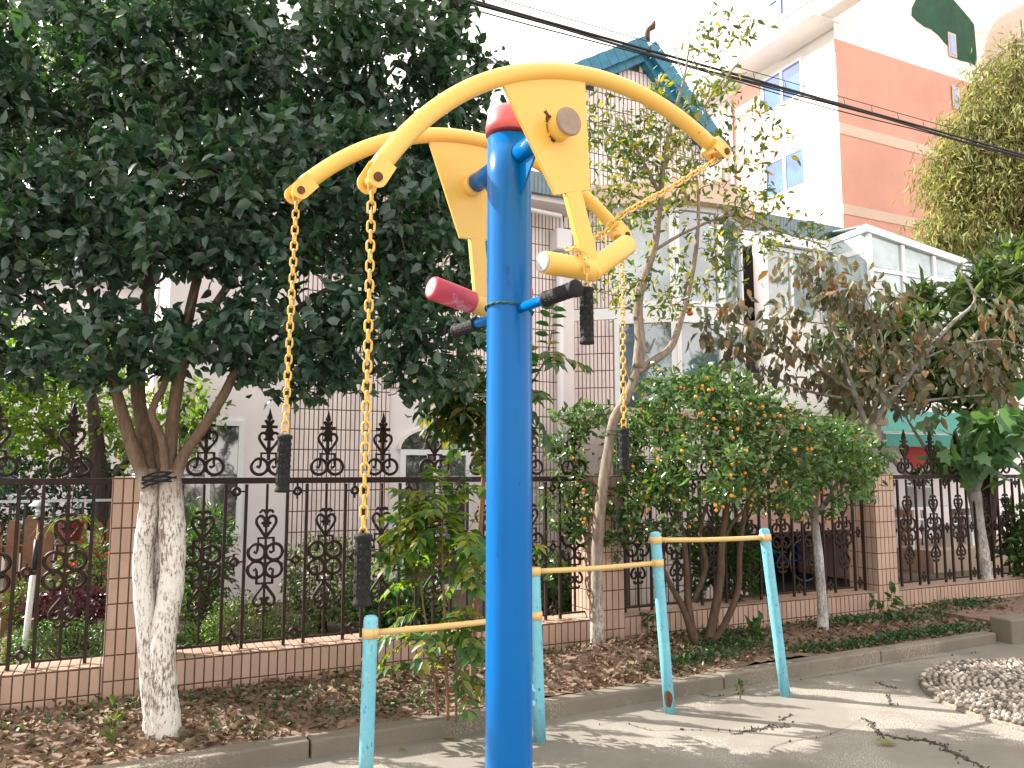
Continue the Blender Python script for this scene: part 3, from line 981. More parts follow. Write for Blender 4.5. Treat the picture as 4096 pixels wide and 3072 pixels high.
HC, HZ, RR, HL, ZL = 0.5892, -0.1048, 0.8345, 0.5225, -0.0716
WT, ZT, WB, ZB, ZV = 0.1301, 0.112, 0.0574, -0.1519, -0.342
CZ_ = HZ - math.sqrt(RR * RR - HC * HC)
TR_ = 0.0205
pins = {}
frames = {}
for nm, off, phi, dy in (('front', 0.2153, 0.3156, 0.0754), ('back', -0.203, 0.1172, 0.104)):
    e = np.array([math.cos(TH + dy), math.sin(TH + dy), 0])
    aa = np.array([math.sin(TH + dy), -math.cos(TH + dy), 0])
    c0 = O3 + A3 * off
    ex = e * math.cos(phi) + K * math.sin(phi); ez = -e * math.sin(phi) + K * math.cos(phi)
    def P(x, z, o=0.0, c0=c0, ex=ex, ez=ez, aa=aa): return c0 + ex * x + ez * z + aa * o
    frames[nm] = P
    # arch centreline: circle, with the left end pulled to its pin
    pts = []
    aL = -math.asin((HL - 0.018) / RR); aR = math.asin((HC - 0.030) / RR)
    for k in range(41):
        A = aL + (aR - aL) * k / 40
        x = RR * math.sin(A); z = CZ_ + RR * math.cos(A)
        if x < 0: z -= 0.022 * (x / HL) ** 2
        pts.append(P(x, z))
    arch = MB().tube(pts, TR_, 18).build('rocker_arch', M['yellow'], tr)
    # end brackets: a U strap round the tube end, with a pin
    for sx, (hx, hz) in ((-1, (-HL, ZL)), (1, (HC, HZ))):
        pin = P(hx, hz)
        tdir = (P(hx, hz) - (pts[2] if sx < 0 else pts[-3])); tdir /= np.linalg.norm(tdir)
        pd = np.cross(aa, tdir); pd /= np.linalg.norm(pd)
        br = MB()
        for so in (-1, 1):
            poly = [pin - tdir * 0.045 + pd * 0.021, pin - tdir * 0.045 - pd * 0.021]
            for k in range(9):
                an = -PI / 2 + PI * k / 8
                poly.append(pin + tdir * (0.021 * math.cos(an)) + pd * (0.021 * math.sin(an)))
            # outline order: back edge, then rounded tip
            poly = [pin - tdir * 0.045 + pd * 0.021, pin - tdir * 0.045 - pd * 0.021] + [pin + tdir * 0.021 * math.cos(-PI / 2 + PI * k / 8) + pd * 0.021 * math.sin(-PI / 2 + PI * k / 8) for k in range(9)]
            poly = [q + aa * (so * 0.0235 - 0.002) for q in poly]
            br.prism(poly, aa * 0.004)
        br.obox(pin - tdir * 0.043, aa, tdir, pd, 0.0215, 0.003, 0.0195)
        bo = br.build('end_bracket', M['yellow'], arch)
        MB().lathe(pin - aa * 0.03, aa, [(0.0095, 0), (0.0095, 0.006), (0.0075, 0.007), (0.0075, 0.054), (0.0095, 0.055), (0.0095, 0.060)], 12).build('pin', M['rust'], arch)
        MB().lathe(pin - aa * 0.018, aa, [(0.0105, 0), (0.0105, 0.036)], 12).build('spacer', M['yellow'], arch)
        pins[(nm, sx)] = (pin, aa)
    # web plate under the arch, following its curve on top
    top = []
    for k in range(13):
        x = -WT + 2 * WT * k / 12
        top.append((x, CZ_ + math.sqrt(RR * RR - x * x) - TR_ * 0.9 - (0.022 * (x / HL) ** 2 if x < 0 else 0)))
    outl = top + [(WB, ZB), (-WB, ZB)]
    MB().prism([P(x, z, -0.004) for x, z in outl], aa * 0.008).build('web_plate', M['yellow'], arch, bevel=0.0015)
    # bent flanges at the plate foot
    MB().obox(P(0, (ZB + ZV) / 2 + 0.004, 0), ex, aa, ez, 0.0245, 0.0085, (ZB - ZV) / 2 - 0.004).build('stem', M['yellow'], arch, bevel=0.002)
    # hub through the plate
    so = 1 if off > 0 else -1
    if off > 0:
        MB().lathe(c0 - A3 * 0.02, A3, [(0.031, 0), (0.031, 0.0665)], 28).build('hub', M['yellow'], arch)
        MB().lathe(c0 + A3 * 0.0468, A3, [(0.0335, 0), (0.0345, 0.002), (0.0335, 0.0065), (0.030, 0.0075)], 28).build('hub_cap', M['dullmetal'], arch)
        rs = MB()
        for (a0_, a1_, r0_, r1_) in ((1.9, 2.6, 0.034, 0.045), (2.7, 3.3, 0.032, 0.037), (3.6, 4.2, 0.032, 0.041), (2.0, 2.2, 0.045, 0.056)):
            vs = []; nn_ = 9
            for k in range(nn_):
                an = a0_ + (a1_ - a0_) * k / (nn_ - 1)
                for rr_ in (0.031, r0_ + (r1_ - r0_) * rng.random()):
                    vs.append(c0 + aa * 0.0049 + ex * rr_ * math.cos(an) + ez * rr_ * math.sin(an))
            rs.add(vs, [(2 * k, 2 * k + 1, 2 * k + 3, 2 * k + 2) for k in range(nn_ - 1)])
        rs.build('rust_flakes', M['rust'], arch)
    else:
        MB().lathe(c0 - A3 * 0.055, A3, [(0.031, 0), (0.031, 0.085)], 28).build('hub', M['yellow'], arch)
    # V shaped roller arms at the foot of the stem
    for sx in (-1, 1):
        al = math.radians(73)
        dx, dz = sx * math.sin(al), math.cos(al)
        j = P(0, ZV)
        ln = 0.148
        endp = P(dx * ln, ZV + dz * ln)
        armmat = M['yellow']
        MB().lathe(P(-dx * 0.010, ZV - dz * 0.010), endp - j, [(0.0255, 0), (0.0265, 0.006), (0.0265, ln + 0.006), (0.0245, ln + 0.010)], 26).build('roller_arm', armmat, arch)
        if off > 0:
            MB().lathe(endp, endp - j, [(0.0235, 0.0), (0.0235, 0.004), (0.020, 0.0055)], 24).build('arm_end_cap', M['greycap'] if sx < 0 else M['yellow'], arch)
        else:
            MB().lathe(P(dx * 0.035, ZV + dz * 0.035), endp - j, [(0.029, 0), (0.0315, 0.004), (0.0325, 0.06), (0.0325, 0.13), (0.030, 0.136), (0.024, 0.139)], 28).build('foam_sleeve', M['red_foam'], arch, label='faded red foam sleeve on the rear roller arm' if sx < 0 else None)

# fixed side handles
bh = -0.3987
for sg in (1, -1):
    d_ = A3 * sg; d_ = d_ / np.linalg.norm(d_)
    o_ = O3 + K * bh
    h = MB().lathe(o_, d_, [(0.0125, 0.045), (0.0125, 0.282)], 16).build('side_handle', M['blue'], tr)
    gp = MB().lathe(o_, d_, [(0.0175, 0.165), (0.0195, 0.168), (0.0195, 0.174), (0.0172, 0.177), (0.0168, 0.275), (0.0185, 0.279), (0.0205, 0.282), (0.0205, 0.288), (0.018, 0.291), (0.004, 0.2915)], 22).build('rubber_grip', M['rubber'], h)
    # raised scales on the rubber
    sc = MB()
    x_ = np.cross(d_, K); x_ /= np.linalg.norm(x_); y_ = np.cross(d_, x_)
    for i in range(6):
        for k in range(7):
            an = 2 * PI * (k + 0.5 * (i % 2)) / 7
            n_ = x_ * math.cos(an) + y_ * math.sin(an); t_ = np.cross(d_, n_)
            sc.lathe(o_ + d_ * (0.186 + i * 0.0155) + n_ * 0.0162, n_, [(0.0072, 0), (0.0064, 0.0012), (0.001, 0.0013)], 6, smooth=False)
    sc.build('grip_scales', M['rubber'], h)

# chains
def link_mesh():
    mb = MB(); pts = []
    hl, hw = 0.0050, 0.0072
    for k in range(8):
        a = -PI / 2 + PI * k / 7
        pts.append((hw * math.sin(a), 0, hl + hw * math.cos(a)))
    for k in range(8):
        a = PI / 2 + PI * k / 7
        pts.append((hw * math.sin(a), 0, -hl + hw * math.cos(a)))
    mb.ring(pts, 0.00235, 6)
    return mb.mesh('link', M['yellow_chain'])


LINK = link_mesh()


def grip(parent, p, d, ln=0.132):
    d = np.asarray(d, float); d = d / np.linalg.norm(d)
    g_ = MB().lathe(p, d, [(0.010, -0.002), (0.0165, 0), (0.0178, 0.002), (0.0178, 0.007), (0.0150, 0.011), (0.0146, ln * 0.5), (0.0150, ln - 0.012), (0.0172, ln - 0.007), (0.0178, ln - 0.003), (0.016, ln), (0.004, ln + 0.001)], 22).build('grip', M['rubber'], parent)
    x_ = np.cross(d, np.array([0.3, 1, 0.1])); x_ /= np.linalg.norm(x_); y_ = np.cross(d, x_)
    sc = MB()
    for i in range(8):
        for k in range(6):
            an = 2 * PI * (k + 0.5 * (i % 2)) / 6
            n_ = x_ * math.cos(an) + y_ * math.sin(an)
            sc.lathe(np.asarray(p) + d * (0.021 + i * 0.0128) + n_ * 0.0142, n_, [(0.0074, 0), (0.0066, 0.0013), (0.001, 0.0014)], 6, smooth=False)
    sc.build('grip_scales', M['rubber'], g_)
    # wire yoke into the grip
    for s in (-1, 1):
        MB().tube([p - d * 0.016, p - d * 0.010 + x_ * s * 0.006, p + d * 0.002 + x_ * s * 0.009], 0.0022, 5).build('yoke', M['yellow_chain'], g_)
    return g_


def chain(path, label=None):
    """path: list of points; returns its end direction"""
    P_ = [np.asarray(p, float) for p in path]
    seg = [np.linalg.norm(P_[i + 1] - P_[i]) for i in range(len(P_) - 1)]
    tot = sum(seg); pitch = 0.0198
    n = int(round(tot / pitch)); pitch = tot / n
    cum = np.concatenate([[0], np.cumsum(seg)])
    def pos(t):
        t = min(max(t, 0), tot); i = min(int(np.searchsorted(cum, t, 'right')) - 1, len(seg) - 1)
        return P_[i] + (P_[i + 1] - P_[i]) * ((t - cum[i]) / seg[i])
    r_ = None; ref = np.array([0.93, 0.36, 0])
    for k in range(n):
        t = (k + 0.5) * pitch
        p = pos(t); dv = pos(t + pitch * 0.5) - pos(t - pitch * 0.5); dv /= np.linalg.norm(dv)
        x = ref - dv * (ref @ dv)
        if np.linalg.norm(x) < 0.2: x = np.array([0, 1.0, 0]) - dv * dv[1]
        x /= np.linalg.norm(x); y = np.cross(dv, x)
        tw = (PI / 2 if k % 2 else 0.0) + 0.42 + rng.normal() * 0.06
        x2 = x * math.cos(tw) + y * math.sin(tw); y2 = np.cross(dv, x2)
        sc = pitch / 0.0198
        mw = Matrix(((x2[0], y2[0], dv[0] * sc, p[0]), (x2[1], y2[1], dv[1] * sc, p[1]), (x2[2], y2[2], dv[2] * sc, p[2]), (0, 0, 0, 1)))
        if r_ is None:
            r_ = add('chain', LINK, tr, mw)
        else:
            add('link', LINK, r_, mw)
    return r_


def hang(key, px_end, py_end, lean=0.0):
    pin, aa = pins[key]
    Y = pin[1]
    top = pin - K * 0.004
    end = at(px_end, py_end, Y)
    c = chain([top, end])
    d = end - top
    grip(tr, end + d / np.linalg.norm(d) * 0.012, d)


hang(('front', -1), 363.5, 528)
hang(('back', -1), 285.2, 430)
hang(('back', 1), 623.8, 425)
# the fourth chain is thrown over the V shaped arm of the front rocker
Pf = frames['front']
pin, aa = pins[('front', 1)]
jv = Pf(0, ZV)
n_end = Pf(-0.020, ZV + 0.055, -0.035)
mids = [pin - K * 0.01, pin + (Pf(0.16, ZV + 0.125, -0.01) - pin) * 0.5 - K * 0.012, Pf(0.155, ZV + 0.118, -0.012), Pf(0.10, ZV + 0.085, -0.030), Pf(0.02, ZV + 0.062, -0.032),
        Pf(-0.045, ZV + 0.062, -0.018), Pf(-0.050, ZV + 0.055, 0.014), Pf(-0.040, ZV + 0.030, 0.034)]
last = mids[-1]
mids += [last - K * 0.028 + aa * 0.003, last - K * 0.060]
chain(bend(mids, 4))
grip(tr, mids[-1] - K * 0.012, -K)

# green rope tied round the post
rp_ = MB()
zr = 1.6 + (470 - 300) / F * 1.93 - 0.012
for ph in (0, PI):
    pts = []
    for k in range(57):
        a = 2 * PI * k / 56
        h = zr - 0.010 * math.sin(a + 0.6)
        rr_ = PR + 0.0035 + 0.0014 * math.cos(k * 1.15 + ph)
        pts.append((PX + rr_ * math.cos(a), PY + rr_ * math.sin(a), h + 0.0016 * math.sin(k * 1.15 + ph)))
    rp_.tube(pts, 0.0022, 6, cap=False)
rp_.build('rope', M['rope'], label='thin dark green rope tied round the blue post', cat='rope')

# ==================================================================================== STEPPED LOW BARS
lb = root('stepped_bars', (0.5, 5.0, 0), 'light blue posts joined by three yellow rails at rising heights', 'exercise bars')
ptop = [at(371, 615, 4.15), at(534, 572, 4.88), at(655, 531.5, 5.44), at(764, 528, 5.83)]
pbot = [np.array([-0.735, 4.15, 0]), np.array([0.165, 4.88, 0]), np.array([1.045, 5.44, 0]), np.array([1.945, 5.83, 0])]
PRR = 0.037
dirs_ = []
posts_ = []
for a, b in zip(pbot, ptop):
    dv = b - a; ln = np.linalg.norm(dv); dv = dv / ln; dirs_.append((a, dv, ln))
    prof = [(PRR, -0.04), (PRR, ln * 0.3), (PRR, ln * 0.7), (PRR, ln - 0.022), (PRR * 0.93, ln - 0.012), (PRR * 0.7, ln - 0.003), (PRR * 0.25, ln)]
    posts_.append(MB().lathe(a, dv, prof, 24).build('post', M['lightblue'], lb))
MB().lathe(dirs_[2][0], dirs_[2][1], [(PRR + 0.0012, 0.045), (PRR + 0.0014, 0.10)], 24)  # kept slim
rustp = MB()
a, dv, ln = dirs_[2]
x_ = norm(np.cross(dv, np.array([0, 1.0, 0]))); y_ = np.cross(dv, x_)
pl = []
for k in range(13):
    an = math.radians(200 + 95 * k / 12) 
    pl.append(an)
vs = []
hs_lo = [0.10, 0.085, 0.06, 0.05, 0.045, 0.05, 0.04, 0.05, 0.045, 0.06, 0.07, 0.085, 0.10]
hs_hi = [0.11, 0.135, 0.145, 0.13, 0.15, 0.14, 0.155, 0.145, 0.15, 0.135, 0.14, 0.125, 0.105]
toward = -np.array([a[0], a[1], 0]); toward /= np.linalg.norm(toward)
sidev = np.cross(K, toward)
for k in range(13):
    an = math.radians(-48 + 96 * k / 12)
    n_ = toward * math.cos(an) + sidev * math.sin(an)
    vs.append(a + dv * hs_lo[k] + n_ * (PRR + 0.0012)); vs.append(a + dv * hs_hi[k] + n_ * (PRR + 0.0012))
rustp.add(vs, [(2 * k, 2 * k + 2, 2 * k + 3, 2 * k + 1) for k in range(12)], True)
rustp.build('rust_patch', M['rust'], posts_[2])

rails = [(0, 633, 371, 1, 615.5, 536), (1, 571.5, 535, 2, 563, 658), (2, 540, 656, 3, 537.5, 765)]
for i, y0, x0, j, y1, x1 in rails:
    pa = at(x0, y0, pbot[i][1]); pb = at(x1, y1, pbot[j][1])
    def onpost(q, k):
        a, dv, ln = dirs_[k]; t = (q[2] - a[2]) / dv[2]; return a + dv * t
    qa, qb = onpost(pa, i), onpost(pb, j)
    dv = qb - qa; L_ = np.linalg.norm(dv); dv = dv / L_
    pts = [qa + dv * (PRR + (L_ - 2 * PRR) * k / 10) + np.array([0, 0, -0.006 * math.sin(PI * k / 10)]) for k in range(11)]
    MB().tube(pts, 0.0165, 16).build('rail', M['yellow_rail'], lb)
    for q, k in ((qa, i), (qb, j)):
        a, dvv, _ = dirs_[k]
        MB().lathe(q - dvv * 0.024, dvv, [(PRR + 0.001, 0.0), (PRR + 0.0055, 0.001), (PRR + 0.0055, 0.047), (PRR + 0.001, 0.048)], 24).build('collar', M['yellow_rail'], lb)

# ==================================================================================== HOUSE
hs = root('house', W(4, 10), 'pink tiled house with white bay windows and a blue tiled gable behind the fence', 'house')
HD = 9.5
hw = MB()
hw.prism([W(0.35, HD, 0), W(5.41, HD, 0), W(5.41, HD + 5, 0), W(0.35, HD + 5, 0)], K * 5.55)
hw.build('wall', M['white_wall'], hs, label='white rendered wall of the lower wing')
# windows: helper on a plane facing -N at depth d
def window(parent, s0, s1, z0, z1, d, panes=2, glass='glass', fr=0.045, proud=0.04, tname='window', vert=True):
    f = MB()
    f.sbox(s0, s0 + fr, d - proud, d + 0.01, z0, z1); f.sbox(s1 - fr, s1, d - proud, d + 0.01, z0, z1)
    f.sbox(s0 + fr, s1 - fr, d - proud, d + 0.01, z0, z0 + fr); f.sbox(s0 + fr, s1 - fr, d - proud, d + 0.01, z1 - fr, z1)
    o = f.build('window', M['frame'], parent)
    w = (s1 - s0 - 2 * fr)
    for i in range(panes):
        a = s0 + fr + w * i / panes; b = s0 + fr + w * (i + 1) / panes
        if i: MB().sbox(a - fr * .5, a + fr * .5, d - proud * 0.9, d + 0.006, z0 + fr + 0.001, z1 - fr - 0.001).build('mullion', M['frame'], o)
        MB().sbox(a + (fr * .5 if i else 0) + 0.001, b - (fr * .5 if i < panes - 1 else 0) - 0.001, d - proud * 0.4, d - proud * 0.2, z0 + fr + 0.001, z1 - fr - 0.001).build('pane', M[glass], o)
    return o


window(hs, 0.45, 1.20, 0.86, 2.16, HD, 2, 'glass_dark', 0.06)
# arched door / window
m = MB()
for k in range(13):
    pass
asx0, asx1, aztop, azs = 3.06, 4.01, 2.12, 1.86
cx = (asx0 + asx1) / 2; rx = (asx1 - asx0) / 2
arc = [(cx + rx * math.cos(PI * k / 14), azs + (aztop - azs) * math.sin(PI * k / 14)) for k in range(15)]
MB().prism([W(s, HD - 0.03, z) for s, z in arc], N * 0.02).build('arch_pane', M['glass_dark'], hs)
fo = MB()
for k in range(14):
    (s0, z0), (s1, z1) = arc[k], arc[k + 1]
    q = 1.07
    fo.prism([W(s0, HD - 0.05, z0), W(s1, HD - 0.05, z1), W(cx + (s1 - cx) * q, HD - 0.05, azs + (z1 - azs) * 1.14), W(cx + (s0 - cx) * q, HD - 0.05, azs + (z0 - azs) * 1.14)], N * 0.04)
fo.build('arch_frame', M['white_wall'], hs)
window(hs, asx0, asx1, 0.1, azs - 0.004, HD, 2, 'glass_dark', 0.07)

# tiled areas: core slab + tiles
def tiled(parent, s0, s1, d, z0, z1, tw=0.055, th=0.24, gap=0.0125):
    MB().sbox(s0, s1, d - 0.02, d + 0.012, z0, z1).build('tile_backing', M['hgrout'], parent)
    return tile_face(parent, W(s0, d - 0.02, z0), U, K, -N, s1 - s0, z1 - z0, tw, th, gap, M['htile'])


ht = []
ht += tiled(hs, 1.71, 2.92, HD, 0.1, 5.2)
ht += tiled(hs, 2.93, 4.35, HD, 2.62, 5.2)
ht += tiled(hs, 4.36, 5.40, HD, 0.1, 5.2)
# eave of the lower wing
MB().sbox(1.6, 5.50, HD - 0.42, HD + 0.02, 5.20, 5.27).build('soffit', M['white_wall'], hs)
m = MB()
for k in range(38):
    s = 3.2 + k * 0.06
    m.sbox(s + 0.004, s + 0.056, HD - 0.50, HD - 0.44, 5.27, 5.50)
m.build('roof_edge', M['slate'], hs)
MB().prism([W(1.6, HD - 0.5, 5.5), W(5.5, HD - 0.5, 5.5), W(5.5, HD + 2.6, 6.5), W(1.6, HD + 2.6, 6.5)], K * 0.06).build('lower_roof', M['slate'], hs)
MB().tube([W(4.3, HD - 0.33, 5.10), W(5.2, HD - 0.33, 5.06), W(5.28, HD - 0.2, 4.95), W(5.30, HD - 0.13, 4.80)], 0.035, 8).build('gutter_pipe', M['pipe'], hs)
MB().sbox(5.18, 5.42, HD - 0.26, HD - 0.03, 4.62, 4.92).build('rain_hopper', M['pipe'], hs, bevel=0.02)
MB().tube([W(5.30, HD - 0.12, 4.62), W(5.30, HD - 0.12, 0.1)], 0.055, 12).build('downpipe', M['pipe'], hs)

# taller gabled wing
GD = HD + 0.05
gs0, gs1 = 5.45, 8.05
gz = 6.2
body = MB()
apex_z = 7.98
eL = 6.35; eR = 6.75
poly = [W(gs0, GD, 0), W(gs1, GD, 0), W(gs1, GD, eR), W(6.83, GD, apex_z), W(gs0 - 0.1, GD, 7.10), W(gs0 - 0.1, GD, 5.2), W(gs0, GD, 5.2)]
body.prism(poly, N * 6)
body.build('gable_wall', M['white_wall'], hs)
def in_gable(s, z):
    # lines from apex
    if s < 6.83: return z < apex_z - (6.83 - s) * (apex_z - 6.45) / (6.83 - gs0 + 1.2) - 0.18
    return z < apex_z - (s - 6.83) * (apex_z - eR) / (gs1 - 6.83) - 0.18
MB().prism([W(gs0, GD - 0.02, 4.35), W(gs1, GD - 0.02, 4.35), W(gs1, GD - 0.02, eR), W(6.83, GD - 0.02, apex_z), W(gs0, GD - 0.02, 7.05)], N * 0.018).build('tile_backing', M['hgrout'], hs)
ht += tile_face(hs, W(gs0, GD - 0.02, 4.35), U, K, -N, gs1 - gs0, 3.8, 0.075, 0.24, 0.014, M['htile'], hole=lambda cx, cz: not in_gable(gs0 + cx, 4.35 + cz))
# blue ridge tiles on the rakes: short overlapping pieces
rk = MB()
def rake(p0, p1, cnt):
    for k in range(cnt):
        a = p0 + (p1 - p0) * k / cnt; b = p0 + (p1 - p0) * (k + 0.96) / cnt
        dv = norm(b - a); up_ = norm(np.cross(dv, N)) ; up_ = up_ if up_[2] > 0 else -up_
        rk.obox((a + b) / 2 - N * 0.20 + up_ * 0.06, dv, N, up_, np.linalg.norm(b - a) / 2, 0.06, 0.11 + 0.006 * (k % 2))
        rk.obox((a + b) / 2 - N * 0.06 - up_ * 0.10, dv, N, up_, np.linalg.norm(b - a) / 2, 0.10, 0.055)
rake(W(6.83, GD, apex_z), W(gs0 - 0.2, GD, 7.05), 11)
rake(W(6.83, GD, apex_z), W(gs1 + 0.25, GD, eR - 0.24), 14)
rk.build('ridge_tiles', M['blue_trim'], hs)
MB().tube(bend([W(6.83, GD - 0.2, apex_z + 0.12), W(6.84, GD - 0.22, apex_z + 0.28), W(6.93, GD - 0.22, apex_z + 0.36), W(6.96, GD - 0.22, apex_z + 0.46)], 3), [0.05, 0.035, 0.05, 0.015], 8).build('ridge_ornament', M['rust'], hs)

# two-storey polygonal bay
b0 = W(5.62, GD, 0); fd = np.array([math.sin(math.radians(104)), math.cos(math.radians(104)), 0])
b0b = at(600, 400, b0[1] - 0.10)
b1 = b0 + fd * 0.55
b2 = b0 + fd * 1.42
b3 = b2 + norm(U + fd * 0.25) * 0.75
b4 = b3 + norm(U * 1.0 + N * 0.55) * 0.85
FP = [b0, b2, b3, b4, b4 + N * 1.6, b0 + N * 1.0]
def ring_at(z0, z1, mat, name, grow=0.0, lab=None):
    c = sum(FP) / len(FP)
    pts = []
    for p in FP:
        q = p + (p - c) / np.linalg.norm(p - c) * grow
        pts.append(np.array([q[0], q[1], z0]))
    return MB().prism(pts, K * (z1 - z0)).build(name, mat, hs, label=lab)
ring_at(0.0, 2.35, M['white_wall'], 'bay_base')
ring_at(2.352, 3.70, M['dark'], 'bay_room', -0.06)
ring_at(3.702, 3.86, M['frame'], 'bay_band', 0.0)
ring_at(3.862, 5.30, M['dark'], 'bay_room', -0.06)
ring_at(5.302, 5.60, M['cream'], 'bay_slab', 0.22)
def bay_face(a, b, z0, z1, panes, glass, solid=0.0):
    dv = norm(b - a); ln = float(np.linalg.norm(b - a)); no = np.cross(dv, K); no = no if no @ a < 0 else -no
    no = norm(no)
    s = solid * ln
    if solid:
        MB().obox((a + dv * s / 2) + K * (z0 + z1) / 2 - no * 0.03, dv, no, K, s / 2, 0.028, (z1 - z0) / 2 - 0.002).build('tile_backing', M['hgrout'], hs)
        ht.extend(tile_face(hs, a + K * (z0 + 0.0), dv, K, no, s, z1 - z0, 0.055, 0.24, 0.0125, M['htile']))
    fr = 0.07
    z0 += 0.002; z1 -= 0.002
    f = MB()
    a2 = a + dv * s; w = ln - s
    def fb(x0, x1, y0, y1, th=0.035, back=0.0):
        return (a2 + dv * ((x0 + x1) / 2) + K * ((y0 + y1) / 2) - no * (0.02 + back), dv, no, K, (x1 - x0) / 2, th, (y1 - y0) / 2)
    f.obox(*fb(0, fr, z0, z1)); f.obox(*fb(w - fr, w, z0, z1)); f.obox(*fb(fr, w - fr, z0, z0 + fr)); f.obox(*fb(fr, w - fr, z1 - fr, z1))
    wo = f.build('window', M['frame'], hs)
    ww = w - 2 * fr
    for i in range(panes):
        x0 = fr + ww * i / panes + (0.03 if i else 0); x1 = fr + ww * (i + 1) / panes - (0.03 if i < panes - 1 else 0)
        MB().obox(*fb(x0 + 0.001, x1 - 0.001, z0 + fr + 0.001, z1 - fr - 0.001, 0.006, 0.01)).build('pane', M[glass], wo)
        if i: MB().obox(*fb(x0 - 0.06, x0, z0 + fr + 0.001, z1 - fr - 0.001, 0.028)).build('mullion', M['frame'], wo)
for z0, z1 in ((2.35, 3.70), (3.862, 5.30)):
    bay_face(b0, b2, z0, z1, 1, 'glass' if z0 < 3 else 'glass_pale', 0.40)
    bay_face(b2, b3, z0, z1, 1, 'glass')
    bay_face(b3, b4, z0, z1, 1, 'glass')
ht.extend(tile_face(hs, b0 - K * 0, norm(b2 - b0), K, norm(np.array([norm(b2 - b0)[1], -norm(b2 - b0)[0], 0])), 0.57, 2.35, 0.055, 0.24, 0.0125, M['htile']))

# recessed doorway, white column, sunroom
SD = 10.5
s_a, _ = ond(765, 280, SD); s_b, _ = ond(868, 280, SD)
sr = MB()
sr.prism([W(s_a - 2.4, SD + 0.6, 0), W(s_b + 0.1, SD + 0.6, 0), W(s_b + 0.1, SD + 5, 0), W(s_a - 2.4, SD + 5, 0)], K * 6.0)
sr.build('rear_wall', M['pink_wall'], hs)
MB().sbox(s_a - 0.02, s_b, SD + 0.01, SD + 0.6, 0.1, 4.30).build('sunroom_base', M['bright_wall'], hs)
MB().sbox(s_a - 0.1, s_b, SD + 0.10, SD + 0.55, 4.36, 5.6).build('sunroom_room', M['dark'], hs)
window(hs, s_a, (s_a + s_b) / 2 - 0.02, 4.32, 5.64, SD + 0.05, 2, 'glass_pale', 0.07, 0.06)
window(hs, (s_a + s_b) / 2 + 0.02, s_b, 4.32, 5.64, SD + 0.05, 2, 'glass_pale', 0.07, 0.06)
MB().sbox(s_a - 0.16, s_b, SD - 0.12, SD + 0.6, 5.66, 5.86).build('sunroom_fascia', M['frame'], hs)
m = MB()
k = 0
while s_a - 0.5 + k * 0.085 < s_b + 0.2:
    s = s_a - 0.5 + k * 0.085; m.sbox(s + 0.004, s + 0.08, SD + 0.02, SD + 0.10, 5.88, 6.24); k += 1
m.build('sunroom_roof_edge', M['slate'], hs)
MB().lathe(W(s_a - 0.12, SD - 0.02, 0.1), K, [(0.12, 0), (0.12, 5.5)], 16).build('column', M['bright_wall'], hs)
# doorway with dark glass between bay and column
window(hs, s_a - 1.05, s_a - 0.28, 3.3, 5.2, SD + 0.55, 2, 'glass_dark', 0.07)
MB().sbox(s_a - 1.9, s_a - 0.26, SD - 0.05, SD + 0.55, 3.1, 3.28).build('balcony_slab', M['white_wall'], hs)
m = MB(); m.sbox(s_a - 1.9, s_a - 0.26, SD - 0.05, SD, 3.283, 3.86); m.build('balcony_panel', M['dark'], hs)

# conservatory with sloping roof at the corner
CD = 9.6
c0s, _ = ond(868, 270, CD); c1s = c0s + 3.4
cz0 = 4.2
cons = MB()
cons.sbox(c0s, c1s, CD + 0.04, CD + 3, 0.1, cz0); cons.build('conservatory_base', M['bright_wall'], hs)
fr = MB()
zt0 = 5.82; zt1 = 5.40
def ctop(s): return zt0 + (zt1 - zt0) * (s - c0s) / (c1s - c0s)
for s in (c0s, c0s + 0.85, c0s + 1.7, c0s + 2.55, c1s - 0.08):
    z1 = ctop(s) - 0.02
    fr.sbox(s, s + 0.08, CD - 0.05, CD + 0.02, cz0, z1)
for z in (cz0, cz0 + 0.92):
    fr.sbox(c0s + 0.08, c1s - 0.08, CD - 0.04, CD + 0.01, z, z + 0.07)
fr.prism([W(c0s - 0.08, CD - 0.08, zt0), W(c1s + 0.1, CD - 0.08, zt1), W(c1s + 0.1, CD - 0.08, zt1 + 0.13), W(c0s - 0.08, CD - 0.08, zt0 + 0.13)], N * 0.2)
fr.sbox(c0s - 0.005, c0s + 0.075, CD + 0.03, CD + 0.95, zt0 - 0.35, zt0 - 0.25)
fr.prism([W(c0s, CD + 0.12, zt0 + 0.02), W(c0s, CD + 1.0, zt0 - 0.02), W(c0s, CD + 1.0, zt0 + 0.10), W(c0s, CD + 0.12, zt0 + 0.13)], U * 0.08)
fr.build('conservatory_frame', M['frame'], hs)
for i in range(4):
    s0 = c0s + 0.08 + 0.85 * i; s1 = s0 + 0.76
    MB().sbox(s0 + .001, s1, CD - 0.01, CD, cz0 + 0.072, cz0 + 0.918).build('conservatory_pane', M['glass_pale'], hs)
    MB().prism([W(s0 + .001, CD - 0.01, cz0 + 0.992), W(s1, CD - 0.01, cz0 + 0.992), W(s1, CD - 0.01, ctop(s1) - 0.003), W(s0 + .001, CD - 0.01, ctop(s0) - 0.003)], N * 0.01).build('conservatory_pane', M['glass_pale'], hs)
MB().prism([W(c0s + 0.01, CD + 0.03, cz0), W(c0s + 0.01, CD + 0.95, cz0), W(c0s + 0.01, CD + 0.95, zt0 - 0.03), W(c0s + 0.01, CD + 0.03, zt0)], U * 0.02).build('conservatory_pane', M['glass_pale'], hs)
MB().prism([W(c0s, CD + 0.12, zt0 + 0.14), W(c1s + 0.05, CD + 0.12, zt1 + 0.14), W(c1s + 0.05, CD + 3, zt1 + 0.5), W(c0s, CD + 3, zt0 + 0.5)], K * 0.02).build('conservatory_roof', M['glass_pale'], hs)
